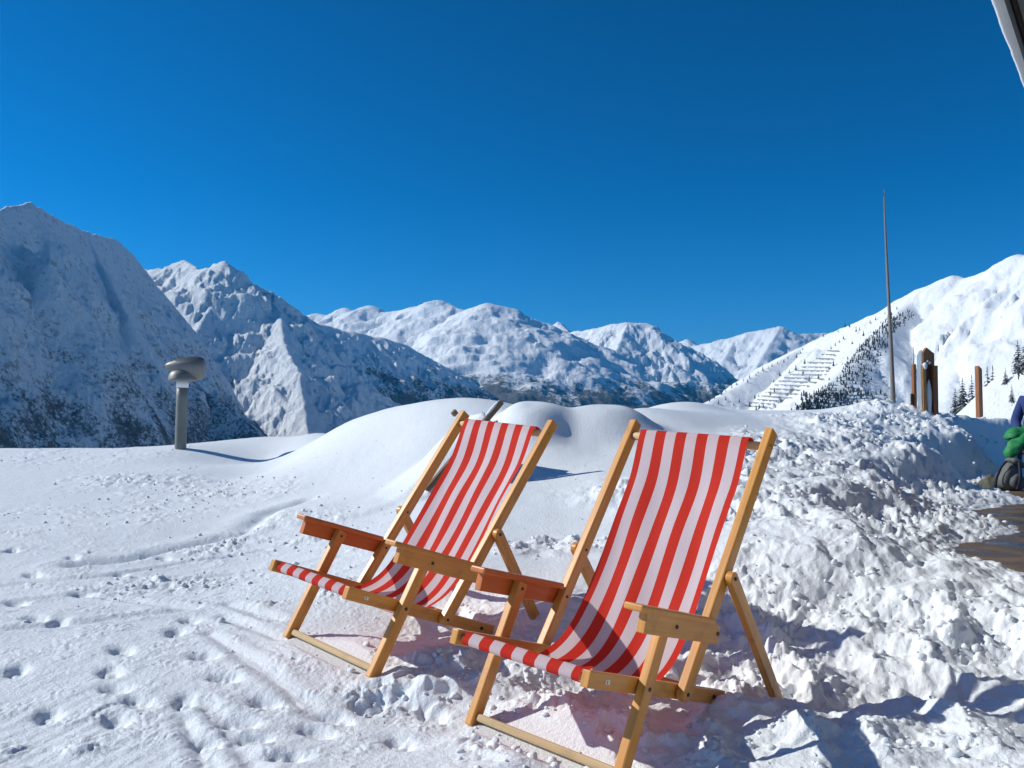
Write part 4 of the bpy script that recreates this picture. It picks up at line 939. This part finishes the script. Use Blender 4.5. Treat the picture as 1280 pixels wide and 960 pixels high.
# backpack leaning against the bench
bpk = empty('backpack', Vector(((1259-640)*10.1/F, 10.1, pg.z))); tag(bpk, 'grey backpack with dark straps leaning on the paving before the bench', 'backpack')
GREYB = mat_plain('grey_pack_cloth', (.13, .14, .13), .8, 0, .2, 14); STRAP = mat_plain('dark_strap', (.03, .035, .06), .7)
def soft_box(name, sx, sy, sz, mat, parent, loc, rot, pw=3.2, wr=.05):
    bm = bmesh.new(); bmesh.ops.create_icosphere(bm, subdivisions=4, radius=1)
    for v in bm.verts:
        c = v.co; m_ = (abs(c.x)**pw+abs(c.y)**pw+abs(c.z)**pw)**(1/pw); c /= m_
        k = 1+wr*math.sin(c.x*5+c.z*4)*math.sin(c.y*6+c.z*3); tp = 1-.28*max(0, c.z); v.co = Vector((c.x*sx*tp*k, c.y*sy*tp*k, c.z*sz))
    me = bpy.data.meshes.new(name); bm.to_mesh(me); bm.free(); o = link(name, me, parent, mat, True); o.location = loc; o.rotation_euler = rot; return o
soft_box('pack_body', .13, .11, .17, GREYB, bpk, (0, 0, .16), (0, .45, .2))
soft_box('front_pocket', .09, .06, .09, mat_plain('pocket_cloth', (.085, .09, .10), .75), bpk, (.03, -.11, .11), (0, .45, .2), 2.6)
soft_box('top_lid', .10, .10, .045, GREYB, bpk, (.075, 0, .325), (0, .45, .2), 2.8)
def strap(pts, name='strap'):
    co = []
    for i, p in enumerate(pts):
        p = Vector(p)
        for dx, dy in ((-.016, -.004), (.016, -.004), (.016, .004), (-.016, .004)): co.append(tuple(p+Vector((dx, dy, 0))))
    return link(name, raw_mesh(name, np.array(co), grid_quads(len(pts), 4, True)), bpk, STRAP)
strap([(.04, -.02, .36), (-.06, -.06, .35), (-.14, -.08, .27), (-.19, -.08, .16), (-.21, -.08, .05), (-.15, -.08, .02)])
strap([(.06, -.11, .335), (.04, -.16, .22), (.02, -.185, .12), (.0, -.16, .03)])
# a crumpled olive cover lying on the ground beside it
def cover():
    n = 28; g = np.linspace(-1, 1, n); X_, Y_ = np.meshgrid(g, g, indexing='ij'); r = np.hypot(X_, Y_)
    z = .20*np.clip(1-r, 0, 1)**.8*(1+.5*fbm(X_*2, Y_*2, 3, 5))+.015*fbm(X_*5, Y_*5, 3, 6)*(r < 1)
    sc_ = np.where(r > 1, 1/np.maximum(r, 1e-6), 1); o = link('pack_cover', raw_mesh('pack_cover', np.stack([X_*sc_*.22, Y_*sc_*.16, z-.01], -1).reshape(-1, 3), grid_quads(n, n)), None, mat_plain('olive_cloth', (.10, .105, .075), .8, 0, .2, 9))
    o.location = Vector(((1236-640)*10.2/F, 10.2, pg.z)); tag(o, 'crumpled olive cloth cover lying on the paving left of the grey backpack', 'cover')
cover()

# ------------------------------------------------------------------ hut roof at the top right
hut = empty('mountain_hut', (2.97, 5.09, PATH_Z)); tag(hut, 'dark timber hut whose snowy eave hangs into the upper right corner', 'hut')
U = Vector((1.06, 1.45, 0)).normalized(); N_ = Vector((U.y, -U.x, 0)); ZE = 2.5-PATH_Z; SL = .36
def Hh(t, n, z=0): return tuple(U*t+N_*n+Vector((0, 0, ZE+z+SL*max(n, 0)*1.0)))
SOFF = mat_wood('grey_soffit_wood', (.15, .165, .165), (.10, .112, .115), rough=.75, coat=0); GUT = mat_plain('dark_gutter', (.02, .022, .028), .4, .3)
T0, T1 = -4.5, 4.2
for k in range(9):
    n0 = .07+k*.16
    beam('soffit_board', Vector(Hh(T0, n0+.078)), Vector(Hh(T1, n0+.078)), .154, .018, N_+Vector((0, 0, SL)), hut, SOFF, bevel=.003)
beam('roof_deck', Vector(Hh(T0-.1, .95, .09)), Vector(Hh(T1+.1, .95, .09)), 2.0, .10, N_+Vector((0, 0, SL)), hut, mat_plain('roof_sheet', (.05, .05, .05), .6), bevel=.004)
beam('fascia_board', Vector(Hh(T0-.1, .03, .02)), Vector(Hh(T1+.1, .03, .02)), .026, .07, N_, hut, GUT, bevel=.004)
for k in range(8):
    t = T0+.5+k*1.1; beam('rafter', Vector(Hh(t, .62, -.075)), Vector(Hh(t, 1.45, -.075)), .09, .11, U, hut, mat_plain('dark_rafter', (.045, .04, .035), .7), bevel=.004)
link('cable', raw_mesh('cable', np.array([tuple(Vector(Hh(1.02-.30*f, .05+.55*f, -.05-.12*math.sin(f*3.1)))+Vector((.006*math.cos(a), 0, .006*math.sin(a)))) for f in np.linspace(0, 1, 14) for a in np.linspace(0, 2*math.pi, 6, endpoint=False)]), grid_quads(14, 6, True)), hut, GUT)
for k in range(14):
    z0 = .12+k*.215; zt = min(z0+.205, 3.55)
    beam('wall_board', U*(T0+.4)+N_*1.42+Vector((0, 0, (z0+zt)/2-.1)), U*(T1-.3)+N_*1.42+Vector((0, 0, (z0+zt)/2-.1)), .05, .205, N_, hut, WOODW, bevel=.004)
def eave_snow():
    n = 260; seg = 16; co = []
    for i in range(n):
        t = T0-.1+(T1-T0+.2)*i/(n-1); bump_ = .016*float(fbm(np.array([t*1.7]), np.array([.3]), 4, 201)[0]); th = .085+bump_*1.3
        for k in range(seg):
            a = 2*math.pi*k/seg; nn = .41+.475*math.copysign(abs(math.cos(a))**.6, math.cos(a))+(bump_-.012 if math.cos(a) < 0 else 0)
            co.append(tuple(U*t+N_*nn+Vector((0, 0, ZE+.150+SL*nn+th*.5*math.copysign(abs(math.sin(a))**.7, math.sin(a))+.02))))
    o = link('roof_snow', raw_mesh('roof_snow', np.array(co), grid_quads(n, seg, True)), None, SNOW); o.location = hut.location; tag(o, 'ragged band of snow along the eave of the hut roof', 'snow')
eave_snow()

# ------------------------------------------------------------------ thin mountain air
def haze(density=3.4e-5):
    bm = bmesh.new(); bmesh.ops.create_cube(bm, size=1)
    for v in bm.verts: v.co = Vector((v.co.x*36000, 9000+v.co.y*22000, -905+(v.co.z+.5)*2700))
    me = bpy.data.meshes.new('haze'); bm.to_mesh(me); bm.free(); m = bpy.data.materials.new('air'); m.use_nodes = True; t = m.node_tree
    t.nodes.remove(t.nodes['Principled BSDF']); pv = t.nodes.new('ShaderNodeVolumePrincipled'); pv.inputs['Density'].default_value = density; pv.inputs['Color'].default_value = (.06, .48, 1, 1); pv.inputs['Anisotropy'].default_value = .2
    t.links.new(pv.outputs[0], t.nodes['Material Output'].inputs['Volume'])
    o = link('haze', me, None, m); tag(o, kind='stuff')
haze()
